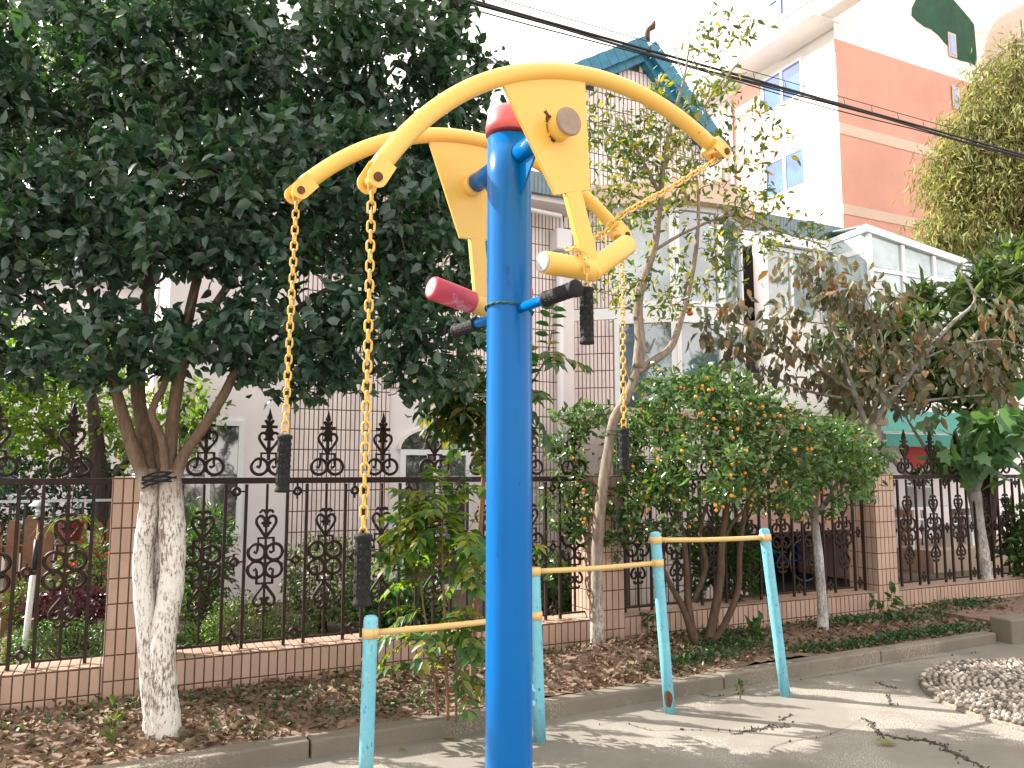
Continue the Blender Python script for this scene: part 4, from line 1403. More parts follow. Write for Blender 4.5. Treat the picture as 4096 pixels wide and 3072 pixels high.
MB().sbox(c0s + 0.2, c1s, CD + 0.9, CD + 1.0, cz0, 5.5).build('conservatory_curtain', M['white_wall'], hs)

# lower porch wall at the right with its green awning, red paper diamond and step
PD = 8.95
ps0, ps1 = 8.10, 16.0
pw = MB()
PD2 = 7.5
gx0, gx1 = 6.82, 8.95
MB().sbox(5.1, gx0, PD2, PD2 + 0.3, 0.1, 2.2).build('shed_wall', M['hgrout'], hs)
ht.extend(tile_face(hs, W(5.1, PD2, 0.1), U, K, -N, gx0 - 5.1, 2.1, 0.075, 0.24, 0.012, M['htile']))
MB().sbox(gx0, gx1, PD2 + 0.02, PD2 + 0.3, 0.83, 2.2).build('shed_lintel', M['pink_wall'], hs)
MB().sbox(gx1, gx1 + 0.3, PD2, PD2 + 1.5, 0.1, 2.2).build('shed_pier', M['pink_wall'], hs)
MB().sbox(5.05, gx1 + 0.35, PD2 - 0.08, PD2 + 1.55, 2.202, 2.3).build('shed_roof', M['cream'], hs)
MB().sbox(gx0 - 0.3, gx1, PD2 + 1.3, PD2 + 1.35, 0.1, 2.2).build('garage_back', M['dark'], hs)  # near-black back, side and floor: the garage's shade is painted in
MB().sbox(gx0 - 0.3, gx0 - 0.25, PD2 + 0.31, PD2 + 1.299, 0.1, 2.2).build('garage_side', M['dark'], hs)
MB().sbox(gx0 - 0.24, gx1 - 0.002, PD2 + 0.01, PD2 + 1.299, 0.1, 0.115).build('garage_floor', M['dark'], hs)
put_tiles(hs, ht, M['htile'])
gx1 = 10.35
MB().sbox(gx1 + 0.35, ps1, PD + 0.5, PD + 0.6, 0.1, 2.9).build('porch_wall', M['white_wall'], hs)
MB().sbox(gx1 + 0.35, ps1, 7.9, PD + 0.5, 0.1, 0.42).build('porch_step', M['step'], hs)
MB().prism([W(10.3, 8.3, 2.16), W(14.2, 8.3, 2.16), W(14.2, 9.4, 2.62), W(10.3, 9.4, 2.62)], K * 0.015).build('awning', M['awning'], hs)
MB().sbox(10.3, 14.2, 8.28, 8.30, 1.96, 2.15).build('awning_valance', M['awning'], hs)
MB().sbox(10.3, 14.2, 8.30, 8.33, 2.152, 2.18).build('awning_rail', M['pipe'], hs)
s_r, z_r = ond(917, 452, PD + 0.48)
MB().prism([W(s_r - 0.42, PD + 0.47, z_r), W(s_r, PD + 0.47, z_r - 0.38), W(s_r + 0.42, PD + 0.47, z_r), W(s_r, PD + 0.47, z_r + 0.38)], N * 0.01).build('paper_diamond', M['red_paper'], label='red paper diamond pasted on the white porch wall', cat='paper decoration')

# ==================================================================================== FLATS BEHIND
fl = root('apartment_block', W(20, 18), 'coral and white apartment block with blue sliding windows at the upper right', 'apartment block')
S0, D0 = 18.14, 15.64
MB().prism([W(S0 + 0.01, D0 + 0.01, 0), W(32, D0 + 0.01, 0), W(32, D0 + 9, 0), W(S0 + 0.01, D0 + 9, 0)], K * 14.2).build('core', M['bright_wall'], fl)
def rface(z0, z1, mat, name, s0=S0, s1=32.0, t=0.02):
    MB().sbox(s0, s1, D0 - t, D0 + 0.008, z0, z1).build(name, M[mat], fl)
rface(7.0, 8.90, 'coral', 'coral_band'); rface(8.902, 9.20, 'cream', 'cream_band', t=0.04); rface(9.202, 11.30, 'coral', 'coral_band')
rface(11.302, 11.63, 'cream', 'cream_band', t=0.04); rface(11.632, 14.20, 'coral', 'coral_band')
rface(14.202, 22.0, 'bright_wall', 'upper_wall')
MB().prism([W(S0 + 0.3, D0 + 0.01, 14.3), W(32, D0 + 0.01, 14.3), W(32, D0 + 9, 14.3), W(S0 + 0.3, D0 + 9, 14.3)], K * 7).build('upper_storey', M['bright_wall'], fl)
# left face (towards the sun): windows set into it
def lwin(d0, d1, z0, z1, glass):
    f = MB(); x0 = S0 - 0.05; x1 = S0 + 0.02; fr = 0.07
    f.sbox(x0, x1, d0, d0 + fr, z0, z1); f.sbox(x0, x1, d1 - fr, d1, z0, z1); f.sbox(x0, x1, d0 + fr, d1 - fr, z0, z0 + fr); f.sbox(x0, x1, d0 + fr, d1 - fr, z1 - fr, z1)
    o = f.build('window', M['frame'], fl)
    dm = (d0 + d1) / 2
    MB().sbox(x0, x1, dm - 0.05, dm + 0.05, z0 + fr + .001, z1 - fr - .001).build('mullion', M['frame'], o)
    MB().sbox(S0 - 0.02, S0, d0 + fr + .001, dm - 0.051, z0 + fr + .001, z1 - fr - .001).build('pane', M[glass], o)
    MB().sbox(S0 - 0.02, S0, dm + 0.051, d1 - fr - .001, z0 + fr + .001, z1 - fr - .001).build('pane', M[glass], o)
lwin(16.88, 18.58, 13.05, 14.25, 'glass_blue')
lwin(16.88, 18.58, 10.2, 11.42, 'glass_blue')
lwin(16.88, 18.58, 7.4, 8.6, 'glass')
MB().sbox(S0 - 0.03, S0 + 0.009, 18.7, 20.3, 6, 14.4).build('coral_band', M['pink_wall'], fl)
MB().sbox(S0 - 0.02, S0 + 0.009, 16.7, 18.69, 11.45, 12.1).build('coral_band', M['pink_wall'], fl)
# roof slab and its soffit over the left face
MB().prism([W(S0 - 0.9, D0 - 0.05, 14.72), W(S0 + 0.2, D0 - 0.05, 14.72), W(S0 + 0.2, D0 + 7.5, 14.72), W(S0 - 0.9, D0 + 7.5, 14.72)], K * 0.28).build('eave_slab', M['bright_wall'], fl)
# dormer with arched window over the left face
dz0 = 15.3
dc = 16.3
arc = [(dc + 1.45 * math.cos(PI * k / 16), dz0 + 0.2 + 1.3 * math.sin(PI * k / 16)) for k in range(17)]
MB().prism([W(S0 - 0.55, a, b) for a, b in [(dc + 2.1, dz0 - 0.5)] + [(dc + 2.1 * math.cos(PI * k / 16), dz0 + 0.25 + 2.1 * math.sin(PI * k / 16)) for k in range(17)] + [(dc - 2.1, dz0 - 0.5)]], U * 0.5).build('dormer', M['bright_wall'], fl)
MB().prism([W(S0 - 0.60, a, b) for a, b in arc], U * 0.04).build('dormer_pane', M['glass_blue'], fl)
m = MB()
m.sbox(S0 - 0.66, S0 - 0.61, dc - 1.5, dc + 1.5, dz0 + 0.10, dz0 + 0.24)
m.sbox(S0 - 0.66, S0 - 0.61, dc - 1.3, dc + 1.3, dz0 + 0.85, dz0 + 0.95)
for q in (-0.85, -0.05, 0.75): m.sbox(S0 - 0.66, S0 - 0.61, dc + q, dc + q + 0.12, dz0 + 0.242, dz0 + 0.848)
m.build('dormer_frame', M['frame'], fl)
# dark green rendered patch with small windows, upper right
gp_px = [(925, -14), (915.8, 0), (912, 8), (911.6, 15.4), (917, 21), (924.6, 26.6), (931, 29), (938.8, 35.4), (944, 42), (948.2, 46), (950.6, 55.5), (960, 60.3), (968, 62), (976.6, 66), (976, 53), (973.6, 24.8), (968.3, 17.7), (956.5, 4), (953, 0), (945, -12)]
MB().prism([W(ond(x, y, D0 - 0.03)[0], D0 - 0.05, ond(x, y, D0 - 0.03)[1]) for x, y in gp_px][::-1], N * 0.02).build('green_patch', M['green_wall'], fl, label='irregular dark green patch on the white upper wall')
for (x0, y0, x1, y1) in ((949, 34, 955.5, 56), (953, 87, 959, 108)):
    s0, z1 = ond(x0, y0, D0 - 0.06); s1, z0 = ond(x1, y1, D0 - 0.06)
    f = MB(); f.sbox(s0 - 0.06, s1 + 0.06, D0 - 0.075, D0 - 0.055, z0 - 0.06, z1 + 0.06); o = f.build('window', M['cream'], fl)
    MB().sbox(s0, s1, D0 - 0.085, D0 - 0.076, z0, z1).build('pane', M['glass_blue'], o)
# pale barrel-roofed stair top at the far right
m = MB()
c = W(27.6, D0 + 0.5, 14.6)
arc = [(2.6 * math.cos(PI * k / 16), 2.9 * math.sin(PI * k / 16)) for k in range(17)]
ps = [c + U * a + K * b for a, b in arc]
MB().prism(ps[::-1], -N * 1.3).build('barrel_top', M['cream'], fl)
MB().sbox(25.1, 30.1, D0 - 0.78, D0 + 0.4, 13.2, 14.58).build('stair_bay', M['bright_wall'], fl)
for k in range(3):
    MB().sbox(25.9 + k * 1.15, 26.8 + k * 1.15, D0 - 0.84, D0 - 0.80, 14.8, 16.4).build('stair_window', M['glass'], fl)
# downpipes, AC box and bracket at the left end of the face
MB().tube([W(S0 - 0.1, 20.0, 6), W(S0 - 0.1, 20.0, 14.2)], 0.07, 8).build('downpipe', M['pipe'], fl)
MB().sbox(S0 - 0.7, S0 - 0.1, 20.5, 21.6, 11.4, 12.4).build('air_conditioner', M['bright_wall'], fl, bevel=0.03)
MB().sbox(S0 - 0.75, S0 - 0.05, 20.3, 21.8, 11.2, 11.38).build('air_conditioner_shelf', M['cream'], fl)
MB().tube([W(S0 - 0.1, 19.6, 9.0), W(S0 - 0.9, 19.9, 7.0)], 0.05, 6).build('bracket_pipe', M['pipe'], fl)
# flats' recessed narrow windows at its left
MB().prism([W(S0 + 0.5, D0 + 6.6, 0), W(S0 + 0.5, D0 + 14, 0), W(S0 + 8, D0 + 14, 0), W(S0 + 8, D0 + 6.6, 0)], K * 15.2).build('rear_wing', M['bright_wall'], fl)
for z in (7.6, 10.6, 13.4):
    MB().sbox(S0 + 0.44, S0 + 0.49, 22.6, 23.6, z, z + 1.5).build('narrow_window', M['glass'], fl)

# ==================================================================================== CABLES
cb = root('overhead_cables', W(7, 6.8, 6.2), 'bundle of black overhead cables with a thin messenger wire crossing the sky', 'cables')
def cable(off_d, off_z, r, sag, wob, name):
    m = MB(); pts = []
    for k in range(60):
        s = -6 + 30 * k / 59
        z = 6.22 + off_z + sag * ((s - 7) / 13) ** 2 * 0.5 + wob * math.sin(s * 1.3 + off_d * 90)
        pts.append(W(s, 6.8 + off_d + wob * 0.5 * math.cos(s * 1.1), z))
    m.tube(pts, r, 6); m.build(name, M['cable'], cb)
cable(0, 0, 0.015, 0.1, 0.003, 'cable'); cable(0.03, -0.02, 0.010, 0.1, 0.010, 'cable'); cable(-0.02, -0.045, 0.009, 0.08, 0.014, 'cable'); cable(0.01, -0.075, 0.007, 0.14, 0.022, 'cable')
cable(0, 0.10, 0.0045, 0.1, 0.0, 'messenger_wire')
m = MB()
for k in range(60):
    s = -5 + k * 0.5; zz = 6.22 + 0.1 * ((s - 7) / 13) ** 2 * 0.5
    m.tube([W(s, 6.8, zz + 0.10), W(s + 0.02, 6.8, zz + 0.02)], 0.004, 4)
tag(m.build('hangers', M['cable'], cb))
# ==================================================================================== TREES
def LB(x, y, Y, rx, ry=None, rd=None):
    c = at(x, y, Y); k = Y / F
    return (c, (rx * k, (rd if rd else rx * k), (ry or rx) * k))

# --- big double-trunk osmanthus
YB = 4.65
base = at(165, 737, YB)
lm = [
    ([at(157, 742, YB), at(152, 690, YB), at(146, 620, YB), at(143, 560, YB), at(150, 505, YB), at(152, 470, YB + .03)], [0.070, 0.060, 0.056, 0.056, 0.058, 0.050]),
    ([at(168, 742, YB), at(163, 690, YB - .02), at(163, 640, YB - .02), at(172, 580, YB), at(172, 525, YB), at(170, 470, YB)], [0.085, 0.078, 0.070, 0.068, 0.072, 0.060]),
    ([at(160, 660, YB + .09), at(159, 590, YB + .08), at(158, 520, YB + .07), at(160, 470, YB + .07), at(152, 420, YB + .15)], [0.03, 0.035, 0.035, 0.035, 0.03]),
    ([at(150, 490, YB), at(132, 445, YB - .02), at(120, 405, YB - .05), at(100, 330, YB), at(80, 250, YB + .1)], [0.048, 0.040, 0.034, 0.026, 0.014]),
    ([at(152, 480, YB + .03), at(144, 430, YB + .1), at(138, 380, YB + .15), at(150, 280, YB + .2), at(160, 150, YB + .3), at(150, 0, YB + .4)], [0.050, 0.044, 0.040, 0.034, 0.024, 0.012]),
    ([at(166, 480, YB - .03), at(162, 440, YB - .08), at(152, 415, YB - .1), at(157, 398, YB - .1), at(166, 380, YB - .08), at(200, 280, YB)], [0.026, 0.022, 0.021, 0.021, 0.02, 0.012]),
    ([at(168, 475, YB), at(172, 430, YB), at(176, 395, YB), at(190, 310, YB + .05), at(215, 200, YB + .1), at(240, 60, YB + .2)], [0.045, 0.038, 0.036, 0.030, 0.022, 0.012]),
    ([at(174, 480, YB), at(184, 455, YB - .02), at(205, 425, YB - .04), at(222, 398, YB - .05), at(250, 350, YB), at(310, 300, YB + .1), at(400, 250, YB + .2)], [0.040, 0.034, 0.030, 0.028, 0.024, 0.018, 0.010]),
    ([at(205, 320, YB), at(260, 240, YB + .1), at(330, 150, YB + .2), at(400, 60, YB + .3)], [0.028, 0.022, 0.016, 0.010]),
    ([at(250, 350, YB), at(330, 345, YB + .1), at(400, 340, YB + .2), at(470, 350, YB + .3)], [0.018, 0.014, 0.010, 0.006]),
    ([at(110, 370, YB), at(60, 320, YB), at(10, 280, YB), at(-60, 240, YB)], [0.024, 0.018, 0.012, 0.008]),
]
lobes = [LB(20, 330, 4.6, 75, 55), LB(110, 345, 4.55, 80, 42), LB(200, 340, 4.5, 80, 42), LB(290, 325, 4.5, 75, 50), LB(370, 330, 4.7, 70, 52), LB(440, 335, 4.9, 55, 55),
         LB(0, 200, 4.7, 90, 90), LB(90, 210, 4.5, 90, 85), LB(190, 200, 4.35, 95, 90), LB(290, 190, 4.4, 95, 90), LB(380, 205, 4.7, 80, 85), LB(445, 230, 4.9, 55, 80),
         LB(60, 60, 4.8, 100, 80), LB(190, 60, 4.6, 90, 90), LB(300, 60, 4.6, 90, 80), LB(400, 70, 4.8, 75, 70), LB(455, 75, 4.9, 48, 50), LB(150, -80, 4.9, 110, 80), LB(330, -70, 4.9, 90, 70), LB(430, 0, 5.0, 50, 50),
         LB(455, 150, 4.95, 50, 45), LB(300, 377, 4.75, 60, 20), LB(-90, 250, 4.7, 80, 110), LB(-60, 60, 4.8, 90, 90), LB(20, -90, 5.0, 90, 70), LB(490, 70, 5.0, 24, 26), LB(440, 385, 4.9, 45, 22), LB(475, 300, 4.95, 26, 50)]
lobes += [LB(40, 120, 5.9, 80, 70), LB(140, 130, 6.0, 80, 75), LB(240, 130, 6.0, 80, 75), LB(340, 140, 6.0, 75, 75), LB(425, 170, 6.0, 55, 75), LB(60, 235, 5.7, 80, 40, .4), LB(160, 240, 5.7, 80, 40, .4), LB(260, 240, 5.7, 80, 40, .4), LB(355, 240, 5.7, 70, 40, .4), LB(430, 265, 5.5, 48, 50, .3), LB(120, 20, 6.2, 90, 60), LB(300, 10, 6.2, 90, 60)]
tree('osmanthus_tree', 'large dark evergreen tree with a double whitewashed trunk at the left', 'tree', base, lm, lobes, 3100, 15, L['dark'], B['white'],
     ll=(0.068, 0.108), ww=0.52, spread=0.060, droop=0.15, twig_r=0.003, shell=0.35)
# black tie round the trunks
m = MB()
for q in range(7):
    pts = []
    for k in range(30):
        a = 2 * PI * k / 29
        c = at(161, 474 + q * 1.6, YB)
        pts.append(c + np.array([(0.108 + 0.006 * math.sin(5 * a + q)) * math.cos(a), 0.074 * math.sin(a), 0.008 * math.sin(a * 3 + q * 2) + 0.022 * math.cos(a)]))
    m.tube(pts, 0.0055, 6)
m.build('tie', M['rubber'], label='black band wound round the top of the double white trunk', cat='tie')

# --- sunlit green trees beyond the fence at the far left
tree('garden_tree', 'yellow-green backlit garden tree seen over the fence at the far left', 'tree', at(103, 560, 8.6),
     [([at(103, 640, 8.6), at(104, 540, 8.6), at(100, 480, 8.6), at(92, 400, 8.6), at(80, 350, 8.7)], [0.11, 0.10, 0.09, 0.06, 0.02]),
      ([at(100, 520, 8.6), at(120, 470, 8.6), at(160, 430, 8.6), at(190, 400, 8.6)], [0.05, 0.04, 0.03, 0.015]),
      ([at(100, 500, 8.6), at(70, 450, 8.6), at(30, 420, 8.7), at(-20, 400, 8.7)], [0.05, 0.035, 0.025, 0.015])],
     [LB(20, 430, 8.8, 55, 40), LB(90, 420, 9.0, 60, 42), LB(160, 425, 8.6, 50, 42), LB(40, 360, 9.2, 90, 40), LB(-40, 380, 9.2, 80, 60), LB(200, 405, 8.4, 30, 28)],
     330, 22, L['bright'], B['dark'], ll=(0.07, 0.12), ww=0.42, spread=0.17, tpl='oval', nobj=150, group=None)

tree('tall_garden_tree', 'tall yellow-green tree glinting through the crown of the big evergreen at the upper left', 'tree', at(60, 520, 13.5),
     [([at(60, 540, 13.5), at(62, 400, 13.5), at(70, 200, 13.6), at(80, 0, 13.8)], [0.2, 0.16, 0.10, 0.03])],
     [LB(30, 300, 13.5, 90, 70), LB(50, 170, 13.6, 100, 90), LB(60, 40, 13.8, 110, 80), LB(180, 60, 13.8, 90, 70), LB(-60, 200, 13.6, 80, 140)],
     330, 20, L['bright'], B['dark'], ll=(0.10, 0.16), ww=0.45, spread=0.25, tpl='simple', nobj=0)
# --- tall backdrop tree behind, closes the view at far left
tree('backdrop_tree', 'tall shaded tree rising behind the garden at the far left', 'tree', at(-60, 520, 15),
     [([at(-40, 560, 15), at(-30, 400, 15), at(0, 200, 15), at(30, 0, 15)], [0.25, 0.2, 0.14, 0.05])],
     [LB(-60, 400, 15, 90, 60), LB(60, 420, 16, 80, 45), LB(0, 250, 15, 120, 110), LB(40, 60, 15, 130, 110), LB(150, 440, 17, 60, 35), LB(-120, 200, 15, 120, 200)],
     420, 26, L['mid'], B['dark'], ll=(0.12, 0.20), ww=0.5, spread=0.30, tpl='simple', nobj=0)

# --- thin bent tree with sparse leaves in the middle
YS = 6.58
lm = [
    ([at(597, 660, YS), at(597, 620, YS), at(597, 560, YS), at(600, 510, YS), at(607, 460, YS), at(614, 420, YS), at(628, 395, YS), at(638, 365, YS)], [0.070, 0.055, 0.049, 0.047, 0.045, 0.042, 0.041, 0.041]),
    ([at(638, 368, YS), at(640, 340, YS), at(638, 305, YS), at(645, 275, YS), at(655, 245, YS), at(660, 200, YS), at(664, 160, YS), at(672, 120, YS), at(684, 80, YS), at(690, 40, YS)], [0.052, 0.046, 0.040, 0.036, 0.030, 0.026, 0.022, 0.018, 0.012, 0.006]),
    ([at(637, 372, YS), at(655, 360, YS), at(672, 345, YS), at(682, 315, YS), at(690, 285, YS), at(697, 240, YS), at(698, 190, YS), at(690, 140, YS)], [0.040, 0.036, 0.032, 0.026, 0.022, 0.018, 0.012, 0.006]),
    ([at(660, 195, YS), at(645, 165, YS), at(630, 135, YS), at(622, 110, YS)], [0.018, 0.014, 0.010, 0.005]),
    ([at(664, 165, YS), at(690, 130, YS), at(715, 90, YS), at(740, 60, YS), at(762, 20, YS)], [0.014, 0.011, 0.009, 0.006, 0.004]),
    ([at(655, 250, YS), at(690, 230, YS), at(735, 215, YS), at(775, 230, YS), at(825, 245, YS)], [0.016, 0.014, 0.011, 0.008, 0.004]),
    ([at(664, 210, YS), at(620, 190, YS), at(600, 190, YS)], [0.012, 0.009, 0.005]),
    ([at(684, 80, YS), at(672, 40, YS), at(660, -10, YS)], [0.007, 0.005, 0.003]),
    ([at(684, 80, YS), at(705, 40, YS), at(720, 0, YS), at(730, -30, YS)], [0.007, 0.005, 0.004, 0.003]),
    ([at(640, 345, YS), at(648, 352, YS), at(655, 338, YS)], [0.014, 0.012, 0.008]),
    ([at(632, 385, YS), at(625, 365, YS), at(622, 355, YS)], [0.014, 0.012, 0.008]),
]
lobes = [LB(620, 160, YS, 40, 50), LB(620, 220, YS, 45, 45), LB(660, 160, YS, 45, 60), LB(680, 100, YS, 45, 40), LB(715, 110, YS, 40, 35), LB(690, 200, YS, 45, 50), LB(735, 165, YS, 40, 45),
         LB(620, 285, YS, 35, 32), LB(655, 290, YS, 45, 36), LB(700, 270, YS, 45, 38), LB(745, 220, YS, 45, 30), LB(790, 240, YS, 45, 14), LB(725, 45, YS, 40, 40), LB(765, 130, YS, 22, 34), LB(590, 120, YS, 30, 25)]
tree('thin_tree', 'thin bent tree with a pale flaking trunk and sparse small leaves', 'tree', at(597, 655, YS), lm, lobes, 330, 9, L['sparse'], B['pale'],
     ll=(0.05, 0.095), ww=0.38, spread=0.09, droop=0.35, twig_r=0.0028, shell=0.2)
# green string on the trunk
m = MB()
for yy in (428, 432):
    pts = [at(612, yy + 3, YS) + np.array([0.062 * math.cos(2 * PI * k / 20), 0.062 * math.sin(2 * PI * k / 20), 0.004 * math.sin(k)]) for k in range(21)]
    m.tube(pts, 0.004, 5)
m.tube([at(616, 432, YS - .07), at(617, 480, YS - .07), at(618, 560, YS - .07)], 0.003, 5)
m.build('string', M['rope'], label='green string tied round the pale trunk of the thin bent tree', cat='string')

# --- kumquat
YK = 6.75
lm = [([at(702, 655, YK), at(694, 640, YK), at(684, 610, YK), at(668, 580, YK), at(656, 550, YK)], [0.045, 0.036, 0.028, 0.022, 0.014]),
      ([at(702, 655, YK), at(694, 635, YK), at(688, 600, YK), at(686, 560, YK), at(680, 520, YK), at(665, 470, YK)], [0.04, 0.032, 0.028, 0.024, 0.020, 0.012]),
      ([at(694, 600, YK), at(706, 565, YK), at(700, 530, YK), at(712, 480, YK), at(700, 430, YK)], [0.024, 0.021, 0.018, 0.014, 0.008]),
      ([at(704, 655, YK), at(712, 625, YK), at(720, 580, YK), at(722, 540, YK), at(730, 490, YK), at(742, 440, YK)], [0.045, 0.040, 0.034, 0.030, 0.024, 0.012]),
      ([at(706, 650, YK), at(724, 625, YK), at(738, 590, YK), at(740, 550, YK), at(748, 500, YK), at(770, 450, YK)], [0.035, 0.028, 0.025, 0.022, 0.018, 0.010]),
      ([at(722, 545, YK), at(735, 520, YK), at(760, 500, YK), at(800, 480, YK)], [0.02, 0.016, 0.012, 0.008]),
      ([at(665, 560, YK), at(645, 530, YK), at(620, 500, YK), at(585, 480, YK)], [0.016, 0.013, 0.010, 0.006])]
lobes = [LB(570, 440, 6.95, 30, 36), LB(572, 500, 6.95, 32, 40), LB(600, 520, 6.98, 30, 45, .22), LB(648, 450, 6.85, 50, 40), LB(655, 510, 6.8, 45, 35), LB(700, 410, 6.6, 60, 38), LB(700, 470, 6.4, 60, 42), LB(760, 430, 6.7, 55, 42), LB(765, 485, 6.7, 55, 32),
         LB(820, 450, 7.0, 48, 36), LB(845, 480, 7.1, 35, 30), LB(660, 395, 6.7, 30, 26), LB(730, 388, 6.9, 45, 20), LB(690, 385, 6.9, 30, 18), LB(590, 415, 6.95, 20, 16), LB(545, 560, 6.95, 16, 20)]
tree('kumquat_tree', 'bushy kumquat tree full of small orange fruit on several dark stems', 'fruit tree', at(702, 652, YK), lm, lobes, 820, 13, L['kumquat'], B['brown'],
     ll=(0.05, 0.085), ww=0.44, spread=0.055, droop=0.1, twig_r=0.003, shell=0.3, fruit=(KUM, 0.0145, 170, None, 'fruit'))

# --- second kumquat with a straight pale trunk
YC = 7.56
tree('small_kumquat_tree', 'small kumquat tree on one straight whitewashed trunk right of the light blue posts', 'fruit tree', at(823, 632, YC),
     [([at(823, 636, YC), at(822, 600, YC), at(818, 550, YC), at(814, 510, YC), at(818, 480, YC), at(822, 440, YC)], [0.055, 0.044, 0.040, 0.036, 0.028, 0.014]),
      ([at(815, 515, YC), at(828, 500, YC), at(838, 480, YC)], [0.03, 0.026, 0.014])],
     [LB(815, 500, YC - .1, 26, 22), LB(845, 475, YC - .1, 30, 26), LB(800, 470, YC, 30, 26), LB(835, 440, YC, 42, 24), LB(865, 460, YC, 22, 24)], 120, 12, L['kumquat'], B['grey'],
     ll=(0.05, 0.085), ww=0.44, spread=0.06, nobj=200, fruit=(KUM, 0.0155, 22, None, 'fruit'))

# --- persimmon behind the fence with drooping brown leaves
YP = 8.6
lm = [([at(880, 640, YP), at(878, 540, YP), at(876, 460, YP), at(868, 420, YP)], [0.09, 0.08, 0.07, 0.05]),
      ([at(868, 430, YP), at(890, 400, YP), at(920, 360, YP), at(950, 325, YP), at(975, 300, YP), at(960, 270, YP)], [0.04, 0.036, 0.030, 0.022, 0.014, 0.008]),
      ([at(920, 360, YP), at(960, 345, YP), at(1000, 340, YP), at(1030, 350, YP)], [0.018, 0.013, 0.010, 0.006]),
      ([at(868, 430, YP), at(850, 380, YP), at(835, 330, YP), at(830, 290, YP), at(828, 260, YP)], [0.035, 0.028, 0.020, 0.012, 0.006]),
      ([at(868, 425, YP), at(882, 380, YP), at(880, 330, YP), at(862, 290, YP)], [0.022, 0.018, 0.013, 0.007]),
      ([at(850, 390, YP), at(810, 360, YP), at(780, 330, YP)], [0.022, 0.015, 0.008]),
      ([at(850, 400, YP), at(790, 385, YP), at(740, 350, YP), at(700, 320, YP)], [0.02, 0.015, 0.010, 0.006]),
      ([at(880, 410, YP), at(930, 400, YP), at(985, 395, YP)], [0.02, 0.014, 0.008])]
lobes = [LB(800, 290, YP, 45, 36), LB(835, 300, YP, 42, 45), LB(870, 300, YP, 36, 45), LB(830, 360, YP, 55, 40), LB(880, 370, YP, 50, 40), LB(930, 350, YP, 50, 36), LB(980, 365, YP, 45, 30), LB(880, 400, YP, 55, 18),
         LB(770, 340, YP, 40, 26), LB(725, 320, YP, 35, 28), LB(1000, 320, YP, 40, 28), LB(745, 380, YP, 40, 18)]
pr = tree('persimmon_tree', 'persimmon tree with drooping brown and olive leaves behind the fence', 'fruit tree', at(880, 560, YP), lm, lobes, 200, 8, L['persimmon'], B['grey'],
          ll=(0.11, 0.17), ww=0.46, spread=0.13, droop=1.9, twig_r=0.003, shell=0.2)
for (x, y) in ((690, 313), (797, 415)):
    add('persimmon', PER, pr, Matrix.Translation(Vector(at(x, y, 8.0))) @ Matrix.Scale(0.035, 4))

# --- loquat behind at the right
YQ = 9.6
lm = [([at(985, 560, YQ), at(990, 450, YQ), at(975, 400, YQ), at(985, 350, YQ), at(990, 300, YQ)], [0.10, 0.09, 0.07, 0.05, 0.02]),
      ([at(990, 430, YQ), at(950, 380, YQ), at(920, 330, YQ), at(905, 300, YQ)], [0.05, 0.04, 0.03, 0.015]),
      ([at(985, 420, YQ), at(1010, 370, YQ), at(1030, 320, YQ)], [0.05, 0.04, 0.02])]
lobes = [LB(905, 320, YQ, 40, 34), LB(950, 310, YQ, 45, 38), LB(1000, 290, YQ, 45, 36), LB(1030, 260, YQ, 35, 30), LB(900, 370, YQ + .2, 50, 40), LB(960, 370, YQ + .2, 55, 45), LB(1020, 350, YQ, 50, 50), LB(850, 350, YQ + .3, 45, 30), LB(860, 390, YQ + .3, 45, 24)]
tree('loquat_tree', 'loquat tree with rosettes of long leaves in front of the white conservatory', 'fruit tree', at(985, 560, YQ), lm, lobes, 330, 13, L['loquat'], B['dark'],
     ll=(0.17, 0.26), ww=0.26, spread=0.06, droop=-0.35, twig_r=0.006, shell=0.45)

# --- fig at the right edge
YF = 9.39
lm = [([at(989, 606, YF), at(984, 560, YF), at(978, 520, YF), at(974, 490, YF)], [0.085, 0.070, 0.066, 0.074]),
      ([at(974, 494, YF), at(960, 478, YF), at(940, 470, YF), at(915, 480, YF), at(895, 462, YF), at(880, 445, YF)], [0.055, 0.045, 0.040, 0.034, 0.028, 0.014]),
      ([at(975, 492, YF), at(985, 465, YF), at(1000, 440, YF), at(1020, 420, YF)], [0.05, 0.04, 0.03, 0.015]),
      ([at(974, 490, YF), at(962, 460, YF), at(955, 430, YF)], [0.04, 0.03, 0.015]),
      ([at(940, 470, YF), at(920, 440, YF), at(905, 415, YF)], [0.025, 0.018, 0.01])]
lobes = [LB(960, 430, YF - .3, 34, 22), LB(1005, 425, YF - .3, 36, 26), LB(1020, 460, YF - .2, 30, 26), LB(985, 460, YF - .3, 34, 20), LB(1010, 395, YF - .2, 34, 20), LB(955, 455, YF - .3, 26, 16)]
tree('fig_tree', 'fig tree with a grey trunk and large lobed leaves at the right edge', 'fruit tree', at(988, 602, YF), lm, lobes, 46, 4, L['fig'], B['grey'],
     tpl='fig', ll=(0.18, 0.30), ww=1.0, spread=0.10, droop=0.5, twig_r=0.006, shell=0.2, up=0.9)

